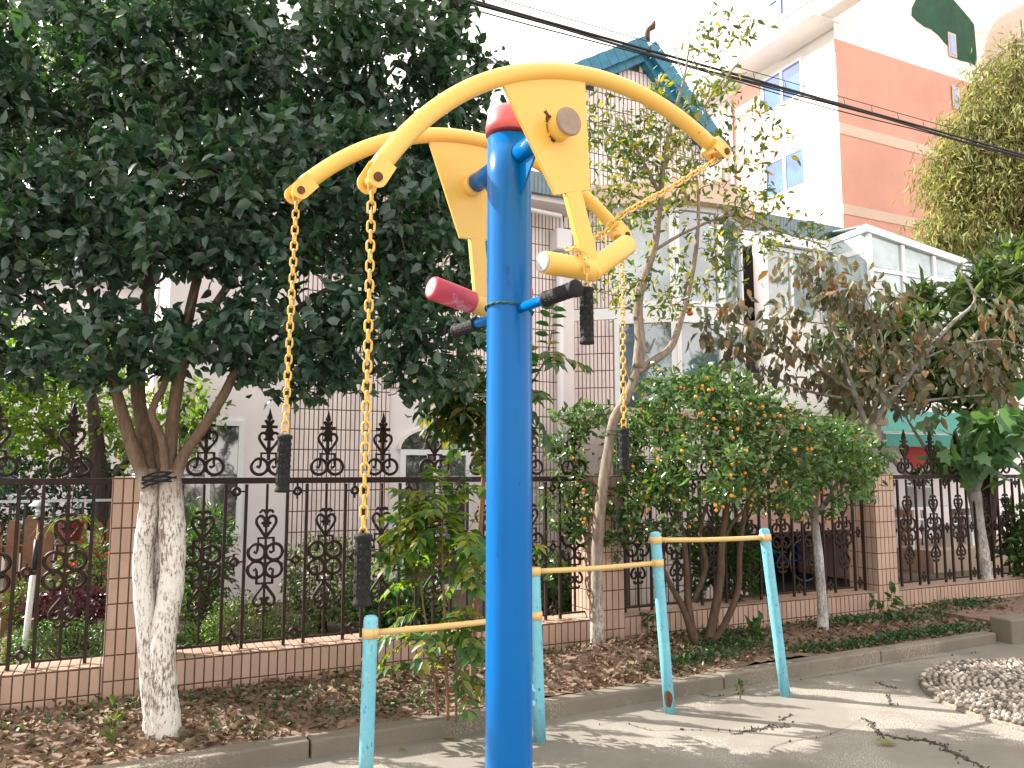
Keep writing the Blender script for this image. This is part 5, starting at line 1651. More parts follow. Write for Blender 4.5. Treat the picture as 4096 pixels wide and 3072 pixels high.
# --- golden feathery tree in front of the flats
YG = 17.5
lm = [([at(1000, 420, YG), at(1000, 300, YG), at(1005, 200, YG), at(1010, 100, YG), at(1015, 40, YG)], [0.3, 0.26, 0.2, 0.12, 0.04])]
lobes = [LB(1000, 90, YG, 40, 32), LB(985, 130, YG, 45, 34), LB(1010, 150, YG, 50, 40), LB(960, 170, YG, 40, 28), LB(1000, 200, YG, 60, 40), LB(950, 225, YG, 35, 24), LB(970, 250, YG, 50, 30), LB(1020, 250, YG, 50, 40), LB(940, 195, YG, 20, 14), LB(1020, 60, YG, 22, 28), LB(1050, 120, YG, 40, 60), LB(1060, 220, YG, 50, 60), LB(935, 245, YG, 24, 16)]
tree('feathery_tree', 'tall feathery tree with golden autumn foliage at the upper right', 'tree', at(1000, 420, YG), lm, lobes, 900, 34, L['golden'], B['brown'],
     tpl='simple', ll=(0.13, 0.26), ww=0.16, spread=0.24, droop=1.6, twig_r=0.010, shell=0.25, nobj=0, r0=0.05)

# --- seedlings with feathered leaves beside the near blue post
def pinnate(P0, D, n=6, Lr=0.30, lf=0.085):
    """one compound leaf: rachis curve and paired leaflets"""
    D = norm(np.asarray(D, float)); pts = [np.asarray(P0, float)]
    d = D.copy()
    for k in range(n):
        d = norm(d + np.array([0, 0, -0.16])); pts.append(pts[-1] + d * Lr / n)
    side = norm(np.cross(d, K + 1e-3)); PP = []; DD = []
    upv = np.cross(side, d)
    for k in range(1, n + 1):
        t = norm(pts[k] - pts[k - 1])
        for sx in (-1, 1):
            PP.append(pts[k]); DD.append(norm(t * 0.55 + side * sx * 0.9 + np.array([0, 0, -0.35]) + rng.normal(size=3) * 0.10))
    PP.append(pts[-1]); DD.append(d)
    return pts, PP, DD, [norm(upv + K * 0.8)] * len(PP), lf


def pinnate_tree(name, label, base, stems, ends, nobj=300, Lr=(0.26, 0.40), lf=(0.07, 0.11), cat='sapling', mat='toona'):
    r = root(name, base, label, cat)
    wood = MB(); nodes = []
    for pts, rads in stems:
        pp, rr = limb(wood, pts, rads, 7, 5)
        nodes += pp[int(len(pp) * 0.25):]
    nd = np.array(nodes); AP, AD, AN, AL = [], [], [], []
    rc = MB()
    for q in ends:
        j = int(np.argmin(np.linalg.norm(nd - q, axis=1))); s = nd[j]
        dv = q - s
        pts, PP, DD, NN, _ = pinnate(s, dv + np.array([0, 0, 0.10]) + rng.normal(size=3) * 0.05, int(rng.integers(5, 8)), max(rng.uniform(*Lr), min(0.6, float(np.linalg.norm(dv)))), 0)
        rc.tube(pts, [0.003] + [0.002] * (len(pts) - 1), 4, cap=False)
        AP += PP; AD += DD; AN += NN; AL += [rng.uniform(*lf)] * len(PP)
    wood.build('stem', B['stem'], r); rc.build('leaf_stalks', B['stem'], r)
    P = np.array(AP); n = len(P); Ln = np.array(AL) * rng.uniform(0.8, 1.15, n)
    place_leaves(r, P, np.array(AD), norm(np.array(AN) + rng.normal(size=(n, 3)) * 0.25), Ln, Ln * 0.42, 'oval', L[mat], 'foliage', nobj)
    return r


def ends_in(lobes, n):
    T, _ = sample_lobes(lobes, n, 0.1); return list(T)


YT = 4.92
st = [([at(448, 720, YT), at(446, 660, YT), at(444, 600, YT), at(442, 540, YT), at(446, 500, YT)], [0.011, 0.010, 0.009, 0.007, 0.004]),
      ([at(456, 722, YT), at(457, 650, YT), at(462, 590, YT), at(468, 530, YT)], [0.009, 0.008, 0.007, 0.004]),
      ([at(438, 716, YT), at(432, 660, YT), at(424, 610, YT), at(420, 580, YT)], [0.008, 0.007, 0.006, 0.003]),
      ([at(464, 718, YT + .1), at(466, 660, YT + .1), at(478, 600, YT + .1), at(484, 560, YT + .1)], [0.008, 0.007, 0.006, 0.003])]
pinnate_tree('feather_leaved_sapling', 'clump of thin stems with feathered sunlit leaves beside the nearest light blue post', at(450, 720, YT), st,
             ends_in([LB(420, 520, YT, 55, 26), LB(455, 560, YT, 60, 40), LB(430, 640, YT, 50, 40), LB(470, 650, YT, 40, 50), LB(400, 560, YT, 35, 30), LB(470, 500, YT, 35, 25), LB(375, 630, YT, 22, 26), LB(440, 510, YT, 50, 22), LB(410, 530, YT, 40, 40)], 105))
YU = 5.61
st = [([at(472, 700, YU), at(474, 640, YU), at(478, 560, YU), at(482, 500, YU), at(486, 440, YU), at(488, 400, YU), at(496, 350, YU)], [0.024, 0.022, 0.020, 0.018, 0.015, 0.012, 0.006]),
      ([at(486, 440, YU), at(520, 400, YU), at(545, 360, YU), at(552, 330, YU)], [0.010, 0.008, 0.006, 0.004]),
      ([at(488, 420, YU), at(470, 400, YU), at(455, 385, YU)], [0.008, 0.006, 0.004])]
pinnate_tree('young_sapling', 'taller leaning sapling with drooping dark leaves, half hidden by the blue post', at(472, 696, YU), st,
             ends_in([LB(480, 400, YU, 45, 32), LB(455, 425, YU, 30, 26), LB(520, 400, YU, 40, 50), LB(552, 350, YU, 20, 30), LB(556, 440, YU, 18, 34), LB(490, 450, YU, 30, 30), LB(440, 405, YU, 30, 26), LB(465, 380, YU, 30, 20)], 80), lf=(0.09, 0.15), mat='young')

# ==================================================================================== GARDEN PLANTS BEHIND THE FENCE
def shrub(name, label, c, rad, n, mat, ll, ww=0.5, tpl='simple', cat='shrub', nobj=0, shell=0.6, group=None, up=0.6, droop=0.0):
    c = np.asarray(c, float)
    r = root(name, (c[0], c[1], 0.1), label, cat, group)
    w = MB()
    for k in range(6):
        q = c + rng.normal(size=3) * np.array(rad) * 0.35
        w.tube([np.array([c[0] + rng.normal() * 0.03, c[1] + rng.normal() * 0.03, 0.08]), (q + np.array([c[0], c[1], 0.1])) / 2, q], [0.010, 0.008, 0.003], 5)
    w.build('stem', B['brown'], r)
    dirs = norm(rng.normal(size=(n, 3))); lump = 1 + 0.16 * np.sin(dirs[:, 0] * 7 + c[0] * 5) * np.cos(dirs[:, 2] * 6) + 0.10 * np.sin(dirs[:, 1] * 13 + dirs[:, 2] * 11)
    rr = rng.uniform(shell, 1.0, n) ** 0.7 * lump
    P = c + dirs * np.array(rad) * rr[:, None]
    P = P[P[:, 2] > 0.08]; n = len(P); dirs = norm(P - c)
    D = norm(dirs * 0.6 + rng.normal(size=(n, 3)) * 0.7 + np.array([0, 0, -droop]))
    Nn = norm(dirs * 0.5 + rng.normal(size=(n, 3)) * 0.5 + np.array([0, 0, up]))
    Ln = rng.uniform(ll[0], ll[1], n)
    place_leaves(r, P, D, Nn, Ln, Ln * ww, tpl, mat, 'foliage', nobj)
    return r


shrub('clipped_shrub', 'round yellow-green clipped shrub just behind the fence right of the double trunk', at(243, 630, 6.6), (0.33, 0.30, 0.27), 2600, L['box'], (0.022, 0.04), nobj=0)
shrub('variegated_shrub', 'round shrub with cream-edged leaves behind the hanging front grip', at(325, 580, 7.6), (0.38, 0.36, 0.42), 2800, L['varieg'], (0.035, 0.06), tpl='simple')
shrub('nandina_shrub', 'dark fine-leaved shrub between the double trunk and the white house wall', at(205, 560, 7.1), (0.26, 0.26, 0.52), 1700, L['mid'], (0.05, 0.085), ww=0.3, shell=0.3)
shrub('low_shrub', 'low dark shrub under the fence between the first ornaments', at(198, 655, 6.7), (0.22, 0.2, 0.26), 900, L['mid'], (0.035, 0.06))
shrub('flowering_shrub', 'loose low shrub with small leaves in front of the tiled house wall', at(290, 640, 7.0), (0.30, 0.22, 0.22), 600, L['mid'], (0.03, 0.06), shell=0.2)
shrub('box_hedge', 'clipped box hedge behind the leftmost fence panel', at(78, 648, 5.9), (0.60, 0.24, 0.20), 3800, L['mid'], (0.02, 0.036), cat='hedge')
shrub('trimmed_shrub', 'trimmed green shrub beside the garden path at the far left', at(34, 605, 6.9), (0.22, 0.22, 0.22), 1200, L['box'], (0.03, 0.05))
shrub('purple_shrub', 'low purple-leaved plant behind the leftmost fence ornament', at(72, 605, 6.2), (0.32, 0.18, 0.12), 500, L['purple'], (0.05, 0.08))
shrub('red_leaf_shrub', 'shrub with scattered red leaves beside the first pillar', at(86, 570, 6.9), (0.28, 0.22, 0.34), 700, L['varieg'], (0.05, 0.08), shell=0.2)
shrub('maple_shrub', 'small red-leaved bush showing left of the first pillar', at(88, 565, 6.75), (0.22, 0.15, 0.22), 36, L['red'], (0.06, 0.09), shell=0.2)
shrub('dark_hedge', 'tall dark hedge behind the metal railing at the far left', at(30, 500, 9.6), (1.6, 0.35, 0.55), 4500, L['dark'], (0.07, 0.11), cat='hedge')
shrub('corner_shrub', 'dark leafy shrub low behind the leaning sapling', at(400, 615, 7.4), (0.50, 0.3, 0.36), 1700, L['mid'], (0.06, 0.10), shell=0.3)
shrub('arrow_shrub', 'low dark shrub behind the blue post and thin bent tree', at(555, 590, 7.9), (0.45, 0.3, 0.32), 1300, L['mid'], (0.06, 0.10), shell=0.3)
shrub('fern_shrub', 'drooping strappy plant behind the kumquat stems', at(722, 560, 8.0), (0.35, 0.3, 0.40), 500, L['mid'], (0.18, 0.30), ww=0.08, shell=0.05)
shrub('potted_palm', 'dark feathery plant at the right end behind the porch fence', at(1035, 540, 9.6), (0.45, 0.3, 0.5), 900, L['mid'], (0.08, 0.14), shell=0.3)
shrub('bright_bush', 'bright yellow-green bush glowing through the lower left fence', at(196, 600, 8.2), (0.25, 0.25, 0.30), 700, L['bright'], (0.04, 0.07), shell=0.2)
# agapanthus-like straps behind the left panel
def strappy(label, c, n, ln, mat):
    r = root('strap_leaf_plant', c, label, 'plant')
    for k in range(n):
        a = rng.uniform(0, 2 * PI); l_ = ln * rng.uniform(0.7, 1.1); mb = MB(); w = 0.012
        d = np.array([math.cos(a), math.sin(a), 0]); s = np.array([-math.sin(a), math.cos(a), 0])
        vs = []
        for i in range(6):
            t = i / 5
            p = np.asarray(c) + d * l_ * 0.65 * t + K * (l_ * (0.9 * t - 0.62 * t * t))
            ww_ = w * (1 - t * 0.9)
            vs += [p - s * ww_, p + s * ww_]
        mb.add(vs, [(2 * i, 2 * i + 2, 2 * i + 3, 2 * i + 1) for i in range(5)], True); mb.build('leaf', mat, r)
strappy('strap-leaved plant low behind the left fence panel', at(60, 672, 5.85), 26, 0.32, L['mid'])
strappy('strap-leaved plant low behind the left fence panel, nearer the first pillar', at(88, 668, 5.95), 22, 0.30, L['varieg'])

# red hanging pot with a spider plant
c = at(71, 530, 6.8)
pot = root('hanging_pot', c - K * 0.09, 'red plastic hanging pot with a spider plant behind the left fence panel', 'plant pot')
MB().lathe(c - K * 0.09, K, [(0.070, 0), (0.080, 0.02), (0.100, 0.14), (0.106, 0.145), (0.106, 0.165), (0.09, 0.166)], 20).build('pot', M['pot'], pot)
for k in range(30):
    a = rng.uniform(0, 2 * PI); l_ = rng.uniform(0.16, 0.34); d = np.array([math.cos(a), math.sin(a), 0]); s = np.array([-math.sin(a), math.cos(a), 0]); vs = []
    for i in range(6):
        t = i / 5; p = c + K * 0.07 + d * l_ * t + K * (l_ * (0.8 * t - 1.2 * t * t)); w = 0.008 * (1 - 0.9 * t); vs += [p - s * w, p + s * w]
    MB().add(vs, [(2 * i, 2 * i + 2, 2 * i + 3, 2 * i + 1) for i in range(5)], True).build('leaf', L['bright'], pot)
for k in range(3):
    a = 2 * PI * k / 3
    MB().tube([c + np.array([0.1 * math.cos(a), 0.1 * math.sin(a), 0.07]), c + K * 0.42], 0.003, 4).build('hanger_wire', M['cable'], pot)

# solar lamp on a pole
c = at(40, 512, 6.6)
lp = root('garden_lamp', (c[0], c[1], 0.1), 'small steel garden lamp on a pole by the picket fence', 'lamp')
MB().lathe((c[0], c[1], 0.1), K, [(0.016, 0), (0.016, c[2] - 0.1 - 0.06)], 10).build('pole', M['wood'], lp)
MB().lathe((c[0], c[1], c[2] - 0.06), K, [(0.050, 0), (0.052, 0.012), (0.035, 0.018)], 16).build('lamp_base', M['blackpl'], lp)
MB().lathe((c[0], c[1], c[2] - 0.04), K, [(0.036, 0), (0.034, 0.085)], 16).build('lantern_glass', M['glass_pale'], lp)
MB().lathe((c[0], c[1], c[2] + 0.047), K, [(0.085, 0), (0.082, 0.012), (0.05, 0.035), (0.045, 0.045), (0.01, 0.048)], 20).build('lamp_cover', M['steel'], lp)

# white pole with black grip leaning on the left fence
p0 = at(20, 690, 5.75); p1 = at(33, 575, 5.85)
wp = root('white_pole', p0, 'white pole with a black upper end leaning behind the left fence', 'pole')
MB().tube([p0, p1 + (p0 - p1) * 0.0], 0.021, 10).build('shaft', M['plastic_white'], wp)
MB().tube([p1, p1 + (p1 - p0) * 0.32], 0.019, 10).build('handle', M['blackpl'], wp)
MB().lathe(at(9, 640, 6.1) - K * 0.62, K, [(0.05, 0), (0.05, 0.64)], 10).build('timber_stump', M['wood'], label='short upright timber stump behind the lower left corner of the fence', cat='timber stump')

# picket fence
pf = root('picket_fence', W(-1.0, 8.6, 0.1), 'reddish-brown wooden picket fence in the left garden', 'picket fence')
for k in range(17):
    s = -2.3 + k * 0.135
    hh = 1.10 + 0.04 * (k % 3)
    MB().prism([W(s, 8.6, 0.1), W(s + 0.105, 8.6, 0.1), W(s + 0.105, 8.6, hh - 0.04), W(s + 0.085, 8.6, hh), W(s + 0.02, 8.6, hh), W(s, 8.6, hh - 0.04)], N * 0.03).build('picket', M['wood'], pf)
for z in (0.35, 0.85): MB().sbox(-2.3, 0.0, 8.631, 8.66, z, z + 0.06).build('rail', M['wood'], pf)

# dark metal railing behind
rl = root('metal_railing', W(-3, 9.0), 'dark metal railing with a pale top rail in front of the tall hedge', 'railing')
MB().sbox(-6, 0.3, 9.18, 9.22, 1.28, 1.305).build('top_rail', M['steel'], rl)
rm = MB().obox((0, 0, 0.68), np.array([1., 0, 0]), np.array([0, 1., 0]), K, 0.01, 0.01, 0.595).mesh('bar', M['blackpl'])
for k in range(50):
    p = W(-6 + k * 0.125, 9.2, 0.0); add('bar', rm, rl, Matrix.Translation(Vector(p)))

# neighbouring pale building glimpsed at the far left
nb = root('neighbour_building', W(-6, 22), 'pale building glimpsed through the trees at the far left', 'building')
MB().sbox(-4.5, 0.1, 14.0, 18, 0.1, 4.6).build('wall', M['white_wall'], nb)
MB().sbox(-4.7, 0.2, 13.7, 18, 4.6, 4.8).build('roof_edge', M['slate'], nb)
window(nb, -2.6, -1.4, 1.2, 2.6, 14.0, 2, 'glass')

# ==================================================================================== PORCH THINGS
def stool(s, d, label):
    z0 = 0.42; r = root('plastic_stool', W(s, d, z0), label, 'stool', 'white plastic stools on the porch step')
    MB().sbox(s - 0.16, s + 0.16, d - 0.16, d + 0.16, z0 + 0.42, z0 + 0.45).build('seat', M['plastic_white'], r, bevel=0.01)
    for a in (-1, 1):
        for b in (-1, 1):
            MB().prism([W(s + a * 0.15 - 0.02, d + b * 0.15 - 0.02, z0), W(s + a * 0.15 + 0.02, d + b * 0.15 - 0.02, z0), W(s + a * 0.15 + 0.02, d + b * 0.15 + 0.02, z0), W(s + a * 0.15 - 0.02, d + b * 0.15 + 0.02, z0)], K * 0.42 + W(-a * 0.02, -b * 0.02)).build('leg', M['plastic_white'], r)
    return r
def bucket(s, d, z0, rr, h, label, mat='plastic_white'):
    r = root('bucket', W(s, d, z0), label, 'bucket')
    MB().lathe(W(s, d, z0), K, [(rr * 0.86, 0), (rr, h), (rr * 1.07, h + 0.002), (rr * 1.07, h + 0.02), (rr * 0.98, h + 0.021), (rr * 0.8, h * 0.4)], 22).build('body', M[mat], r)
    MB().tube([W(s, d, z0 + h) + np.array([rr * math.cos(a), -0.02, -rr * 0.7 * math.sin(a)]) for a in np.linspace(0, PI, 9)], 0.004, 4).build('handle', M['steel'], r)
stool(10.75, 8.3, 'white plastic stool on the porch step, left of the buckets')
stool(12.2, 8.35, 'white plastic stool on the porch step behind the fig trunk')
MB().sbox(11.0, 12.5, 8.45, 8.85, 0.98, 1.02).build('porch_shelf', M['plastic_white'], label='narrow white shelf board along the porch wall carrying a tub', cat='shelf')
m = MB()
for s in (11.05, 12.42):
    m.sbox(s, s + 0.04, 8.47, 8.83, 0.42, 0.979)
m.build('shelf_trestle', M['step'], label='wooden trestle legs holding up the white porch shelf', cat='trestle')
bucket(11.45, 8.62, 1.02, 0.20, 0.30, 'white lidded tub on the porch shelf')
bucket(11.55, 8.3, 0.42, 0.17, 0.34, 'white bucket standing on the porch step under the shelf')
bucket(13.4, 8.2, 0.42, 0.18, 0.30, 'green and white bucket at the right end of the porch', 'awning')
shrub('potted_plant', 'small dark plant with a red flower above the tub on the porch shelf', W(11.45, 8.6, 1.50), (0.18, 0.15, 0.16), 260, L['mid'], (0.05, 0.09), shell=0.1, cat='plant')

# blue bicycle in the dark garage
bk = root('bicycle', W(7.7, 7.95, 0.1), 'blue bicycle parked in the dark opening behind the fence', 'bicycle')
def wheel(s):
    c = W(s, 7.95, 0.1 + 0.31)
    pts = [c + U * 0.30 * math.cos(a) + K * 0.30 * math.sin(a) for a in np.linspace(0, 2 * PI, 29)[:-1]]
    w = MB().ring(pts, 0.018, 6).build('wheel', M['blackpl'], bk)
    MB().ring([c + U * 0.275 * math.cos(a) + K * 0.275 * math.sin(a) for a in np.linspace(0, 2 * PI, 29)[:-1]], 0.007, 5).build('rim', M['steel'], w)
    sp_ = MB()
    for k in range(12):
        a = 2 * PI * k / 12; sp_.tube([c, c + U * 0.27 * math.cos(a) + K * 0.27 * math.sin(a)], 0.0015, 3)
    sp_.build('spokes', M['steel'], w)
wheel(7.22); wheel(8.22)
q = lambda s, z: W(s - 1.5, 7.95, z + 0.1)
f = MB(); f.tube([q(8.95, 0.88), q(8.72, 0.31)], 0.018, 8); f.tube([q(8.93, 0.80), q(9.36, 0.74)], 0.018, 8); f.tube([q(8.90, 0.70), q(9.28, 0.30)], 0.020, 8)
f.tube([q(9.36, 0.78), q(9.28, 0.30)], 0.017, 8); f.tube([q(9.28, 0.30), q(9.72, 0.31)], 0.012, 8); f.tube([q(9.36, 0.72), q(9.72, 0.31)], 0.011, 8)
f.build('frame', M['bikeblue'], bk)
MB().tube([q(9.36, 0.78), q(9.38, 0.90)], 0.012, 8).build('seat_post', M['steel'], bk)
MB().lathe(q(9.40, 0.90), K, [(0.02, 0), (0.09, 0.012), (0.08, 0.04), (0.02, 0.05)], 12).build('saddle', M['blackpl'], bk)
MB().tube(bend([q(8.97, 0.96) - N * 0.26, q(8.93, 1.0) - N * 0.15, q(8.95, 0.93), q(8.93, 1.0) + N * 0.15, q(8.97, 0.96) + N * 0.26], 3), 0.011, 7).build('handlebar', M['steel'], bk)

# ==================================================================================== YARD SURFACE
# raised planter wall at the right
MB().prism([W(7.42, 4.72, -0.02), W(7.62, 4.70, -0.02), W(10.5, 4.2, -0.02), W(10.5, 4.42, -0.02), W(7.65, 4.95, -0.02), W(7.45, 4.95, -0.02)], K * 0.24).build('planter_edge', M['kerb'], bevel=0.015, kind='structure')
m = MB()
vs = []
m.prism([W(7.66, 4.96, 0), W(10.5, 4.43, 0), W(13, 4.4, 0), W(13, 5.9, 0), W(7.66, 5.9, 0)], K * 0.14); struct(m, 'planter_soil', M['soil'])

# pebble mosaic disc
PC = np.array([4.05, 5.68]); PRD = 1.09
pm = root('pebble_mosaic', (PC[0], PC[1], 0), 'round raised pebble mosaic set in the concrete at the right edge', 'pebble mosaic')
m = MB(); m.lathe((PC[0], PC[1], -0.02), K, [(PRD + 0.01, 0), (PRD, 0.045), (PRD - 0.03, 0.05), (0.36, 0.05)], 64); m.build('bed', M['kerb'], pm)
m = MB(); m.lathe((PC[0], PC[1], 0.025), K, [(0.33, 0), (0.33, 0.012), (0.30, 0.014)], 40); m.build('centre_disc', M['paving'], pm)
peb = MB(); peb.lathe((0, 0, 0), K, [(0.10, -1), (0.62, -0.75), (0.95, -0.2), (0.98, 0.25), (0.72, 0.72), (0.30, 0.96), (0.04, 1.0)], 8); PEB = peb.mesh('pebble', M['pebble'])
pebs = []
r_ = PRD - 0.022; row = 0
while r_ > 0.36:
    n_ = int(2 * PI * r_ / (0.036 if row else 0.046))
    for k in range(n_):
        a = 2 * PI * (k + rng.uniform(-0.25, 0.25) + 0.5 * (row % 2)) / n_
        rr_ = r_ + rng.normal() * 0.004
        pebs.append((PC[0] + rr_ * math.cos(a), PC[1] + rr_ * math.sin(a), a))
    r_ -= 0.043 if row else 0.040; row += 1
pebs = np.array(pebs)
x, y, dd = proj(np.stack([pebs[:, 0], pebs[:, 1], np.full(len(pebs), 0.05)], 1))
sc = np.where((x > -5) & (x < 1029) & (y < 770) & (dd > 0), 1 / np.abs(dd), 0)
order = np.argsort(-sc); rest = MB(); cnt_ = 0
pv = np.array([v.co[:] for v in PEB.vertices]); pfc = [tuple(f.vertices) for f in PEB.polygons]
for rank, i in enumerate(order):
    px_, py_, a = pebs[i]
    big = np.hypot(px_ - PC[0], py_ - PC[1]) > PRD - 0.05
    sx = rng.uniform(0.016, 0.023) * (1.15 if big else 0.95); sy = rng.uniform(0.011, 0.016) * (1.2 if big else 1); sz = rng.uniform(0.014, 0.020)
    mw = Matrix.Translation((px_, py_, 0.034 + rng.uniform(0, 0.008))) @ Matrix.Rotation(a + rng.normal() * 0.35, 4, 'Z') @ Matrix.Diagonal((sx, sy, sz, 1))
    if rank < 300:
        add('pebble', PEB, pm, mw)
    elif sc[i] > 0 or rank % 2 == 0:
        A = np.array(mw); v2 = pv @ A[:3, :3].T + A[:3, 3]
        rest.add(v2, pfc, True)
tag(rest.build('pebbles', M['pebble'], pm), kind='stuff')

# cracks in the yard: broken strips with crumbled edges
def crack(pts, w0, label=None):
    pp = [np.array([*onz_(x, y)[:2], 0.0]) for x, y in pts]
    pp = bend(pp, 6)
    m = MB(); vs = []
    for i, p in enumerate(pp):
        t = norm(pp[min(i + 1, len(pp) - 1)] - pp[max(i - 1, 0)]); sd = np.array([-t[1], t[0], 0])
        f_ = math.sin(PI * min(max(i / (len(pp) - 1), 0.04), 0.96))
        w = w0 * (0.35 + 0.65 * f_) * rng.uniform(0.5, 1.4)
        jt = sd * rng.normal() * w0 * 0.5
        vs += [p + jt - sd * w * 0.5 + K * 0.004, p + jt + sd * w * 0.5 + K * 0.004]
    m.add(vs, [(2 * i, 2 * i + 1, 2 * i + 3, 2 * i + 2) for i in range(len(pp) - 1)])
    m.build('crack', M['crack'], kind='structure')
    # crumbs along it
    cr = MB()
    for i in range(int(len(pp) * 1.2 * (w0 / 0.02))):
        p = pp[rng.integers(len(pp))] + rng.normal(size=3) * np.array([w0, w0, 0]) * 0.9
        s = rng.uniform(0.002, 0.007)
        cr.obox(p + K * (0.004 + s * 0.4), norm(rng.normal(size=3)), norm(np.cross(rng.normal(size=3), rng.normal(size=3))), K, s, s * .7, s * .5)
    if cr.v: tag(cr.build('crumbs', M['crack'], None), kind='stuff')


def onz_(x, y, z=0.0):
    r = ray(x, y); t_ = (z - CAMZ) / r[2]; return r * t_ + np.array([0, 0, CAMZ])


crack([(730, 733), (745, 732), (760, 729), (772, 727), (790, 726)], 0.030)
crack([(680, 730), (705, 731), (730, 733)], 0.006)
crack([(862, 719), (870, 723), (876, 730), (879, 735)], 0.020)
crack([(879, 735), (895, 738), (915, 740), (935, 744), (950, 752), (965, 760), (990, 772)], 0.034)
crack([(778, 721), (786, 718), (794, 715)], 0.014)
crack([(876, 682), (884, 685), (895, 689)], 0.016)
crack([(887, 694), (889, 700), (892, 706)], 0.016)
crack([(600, 725), (620, 722), (640, 728), (655, 731), (683, 730)], 0.005)
crack([(740, 700), (742, 690), (743, 682)], 0.008)
crack([(700, 694), (712, 697), (724, 695)], 0.010)
crack([(985, 652), (960, 655), (900, 662), (850, 672), (800, 680)], 0.006)
crack([(770, 755), (772, 748), (790, 742), (830, 735), (862, 719)], 0.004)

# ==================================================================================== LITTER AND GROUND COVER
def litter():
    n = 11000
    s = rng.uniform(-3.3, 8.6, n); d = rng.uniform(4.76, 5.9, n)
    dens = 0.55 + 0.45 * np.sin(s * 2.3 + 1) * np.cos(d * 4)
    keep = (rng.random(n) < np.where(s < 2.3, 1.0, 0.75) * (0.55 + 0.45 * dens)) & (d > 4.6 + 0.03 * s + 0.14)
    s, d = s[keep], d[keep]; n = len(s)
    P = np.array([W(a, b, soil_h(a, b) + rng.uniform(0.001, 0.022)) for a, b in zip(s, d)])
    D = norm(np.stack([rng.normal(size=n), rng.normal(size=n), rng.normal(size=n) * 0.25], 1))
    Nn = norm(np.stack([rng.normal(size=n) * 0.45, rng.normal(size=n) * 0.45, np.ones(n)], 1))
    Ln = rng.uniform(0.028, 0.075, n)
    return P, D, Nn, Ln, Ln * rng.uniform(0.4, 0.62, n)
P, D, Nn, Ln, Wd = litter()
lr = root('leaf_litter', W(2, 5.3, 0.1), 'fallen dry brown leaves covering the soil bed', 'leaf litter')
lr['kind'] = 'stuff'
place_leaves(lr, P, D, Nn, Ln, Wd, 'curl', L['litter'], 'dry_leaves', 300)
# clods on the mound
m = MB()
for k in range(1500):
    s = rng.normal(3.6, 0.55); d = rng.uniform(4.95, 5.75)
    if rng.random() < 0.3: s = rng.uniform(3.0, 7.0)
    if d < kd(s) + 0.15: continue
    p = W(s, d, soil_h(s, d) + 0.004); r_ = rng.uniform(0.006, 0.024)
    ax = norm(rng.normal(size=3)); ay = norm(np.cross(ax, rng.normal(size=3))); az = np.cross(ax, ay)
    vs = [p + ax * r_, p - ax * r_ * 0.8, p + ay * r_ * 0.8, p - ay * r_ * .9, p + az * r_ * 0.6, p - az * r_ * .6]
    m.add(vs, [(0, 2, 4), (2, 1, 4), (1, 3, 4), (3, 0, 4), (2, 0, 5), (1, 2, 5), (3, 1, 5), (0, 3, 5)])
m.build('soil_clods', M['soil'], kind='stuff')
# ground cover
def cover(cs, n, name, mat=L['cover'], ll=(0.02, 0.045), ht=0.06):
    P = []
    for (s0, d0, rs, rd) in cs:
        q = n // len(cs)
        ss = rng.normal(s0, rs, q); ds = rng.normal(d0, rd, q)
        for a, b in zip(ss, ds):
            if kd(min(a, 7.3)) + 0.10 < b < 5.88: P.append(W(a, b, soil_h(a, b) + rng.uniform(0.005, ht)))
    P = np.array(P); n = len(P)
    Ln = rng.uniform(ll[0], ll[1], n)
    me = leaf_mesh(name, P, norm(rng.normal(size=(n, 3)) + K * 0.2), norm(rng.normal(size=(n, 3)) * 0.5 + K), Ln, Ln * 0.7, 'simple', mat)
    o = add(name, me); tag(o, kind='stuff')
    o['label'] = 'low green creeping plants along the kerb and fence wall'
cover([(5.4, 5.02, 0.35, 0.05), (6.2, 5.02, 0.3, 0.05), (4.9, 5.7, 0.25, 0.06), (6.4, 5.65, 0.3, 0.08), (7.2, 5.6, 0.4, 0.1), (8.3, 5.75, 0.35, 0.08), (6.9, 5.0, 0.3, 0.04), (4.1, 5.05, 0.3, 0.06), (4.6, 5.3, 0.2, 0.08)], 5200, 'ground_cover')
cover([(0.3, 5.6, 0.4, 0.1), (1.4, 5.5, 0.5, 0.15), (2.6, 5.65, 0.5, 0.12), (-0.8, 5.5, 0.5, 0.15), (1.2, 4.95, 0.6, 0.08)], 1100, 'ground_cover')

def weed(name, label, s, d, h, n, mat, ll, nobj=300, z=None):
    zz = soil_h(s, d) if z is None else z
    c = W(s, d, zz)
    r = root(name, c, label, 'plant')
    w = MB(); P = []; D = []
    for k in range(max(3, n // 8)):
        a = rng.uniform(0, 2 * PI); q = c + np.array([math.cos(a) * h * 0.4, math.sin(a) * h * 0.4, h * rng.uniform(0.6, 1.0)])
        w.tube([c, (c + q) / 2 + K * h * 0.1, q], 0.0025, 4)
        for i in range(8):
            t = rng.uniform(0.3, 1); P.append(c + (q - c) * t + rng.normal(size=3) * 0.012); D.append(rng.normal(size=3) + (q - c) * 3)
    w.build('stem', B['stem'], r); P = np.array(P); Ln = rng.uniform(ll[0], ll[1], len(P))
    leaf_objs(P, np.array(D), norm(rng.normal(size=(len(P), 3)) * 0.4 + K), Ln, Ln * 0.5, 'oval', mat, r)
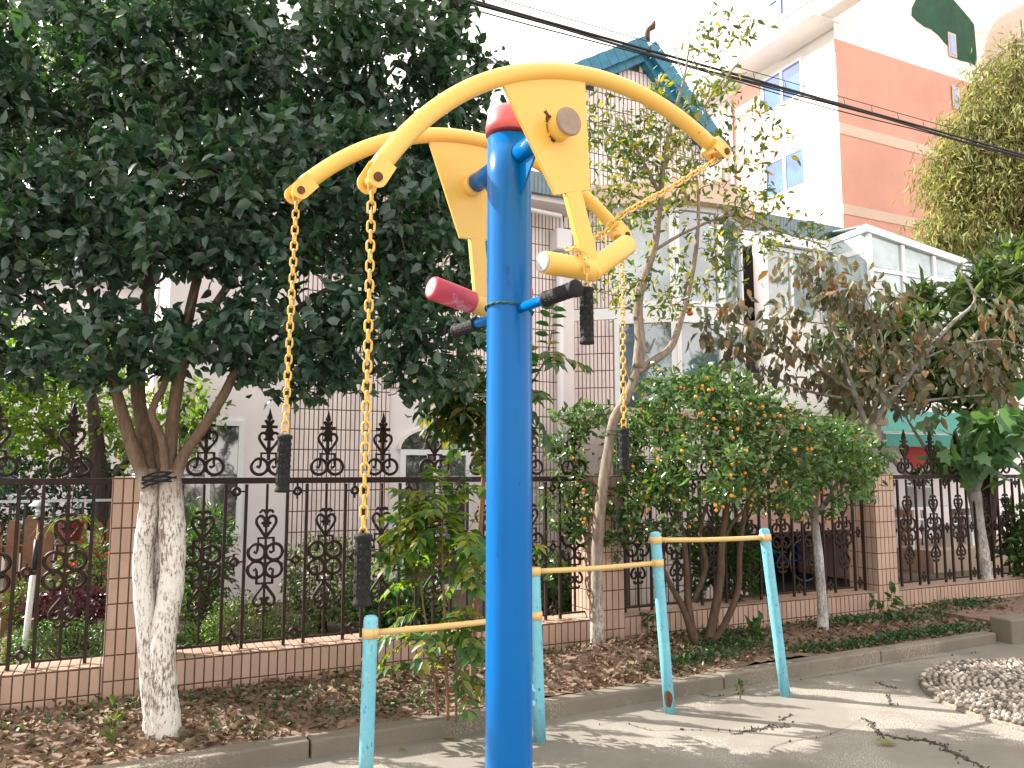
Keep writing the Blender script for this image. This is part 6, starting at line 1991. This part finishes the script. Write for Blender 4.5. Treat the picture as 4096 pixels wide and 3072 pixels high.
weed('seedling', 'bright green seedling at the foot of the double white trunk', 0.02, 5.03, 0.20, 24, L['bright'], (0.04, 0.07))
weed('weed', 'green weed growing at the foot of the rightmost light blue post', 4.02, 4.55, 0.13, 16, L['mid'], (0.03, 0.05), z=0.0)
weed('broadleaf_weed', 'broad-leaved climbing weed at the foot of the right pillar', 6.95, 5.72, 0.34, 24, L['mid'], (0.08, 0.13))
weed('ivy_sprig', 'leafy vine sprig at the foot of the fence beside the fig trunk', 9.6, 5.8, 0.34, 40, L['mid'], (0.07, 0.12), z=0.14)
weed('vine_clump', 'trailing weeds on the plinth wall just right of the middle pillar', 4.15, 5.82, 0.30, 34, L['mid'], (0.05, 0.08))
weed('long_leaf_weed', 'dark weed with long leaves beside the kumquat stems', 4.95, 5.45, 0.22, 30, L['mid'], (0.08, 0.14))
weed('kerb_weed', 'small weed with pale leaves in the litter left of the kerb joint', 1.75, 4.95, 0.14, 20, L['varieg'], (0.04, 0.06))

# single fallen leaves on the yard
def yleaf(x, y, ln, label, mat=L['litter']):
    p = onz_(x, y, 0.006); a = rng.uniform(0, 2 * PI)
    tv, tf = TPL['curl']
    mb = MB(); d = np.array([math.cos(a), math.sin(a), 0]); s = np.array([-math.sin(a), math.cos(a), 0])
    mb.add([p + d * t_ * ln + s * w_ * ln * 0.45 + K * (h_ * ln * 0.5 + 0.002) for t_, w_, h_ in tv], tf, True)
    mb.build('fallen_leaf', mat, label=label, cat='fallen leaf', group='single leaves fallen on the concrete')
yleaf(898, 745, 0.13, 'large pale fallen leaf on the concrete at the lower right', L['golden'])
yleaf(443, 739, 0.10, 'dark curled fallen leaf on the concrete near the kerb')
yleaf(406, 749, 0.05, 'small yellow fallen leaf on the concrete beside the nearest light blue post', L['golden'])
yleaf(828, 667, 0.10, 'brown fallen leaf against the kerb right of the rightmost post')
yleaf(905, 636, 0.10, 'brown fallen leaf at the kerb near the right corner')
yleaf(870, 646, 0.09, 'curled tan fallen leaf by the kerb, midway to the right corner')
yleaf(974, 641, 0.10, 'dry fallen leaf in the corner by the planter edge')
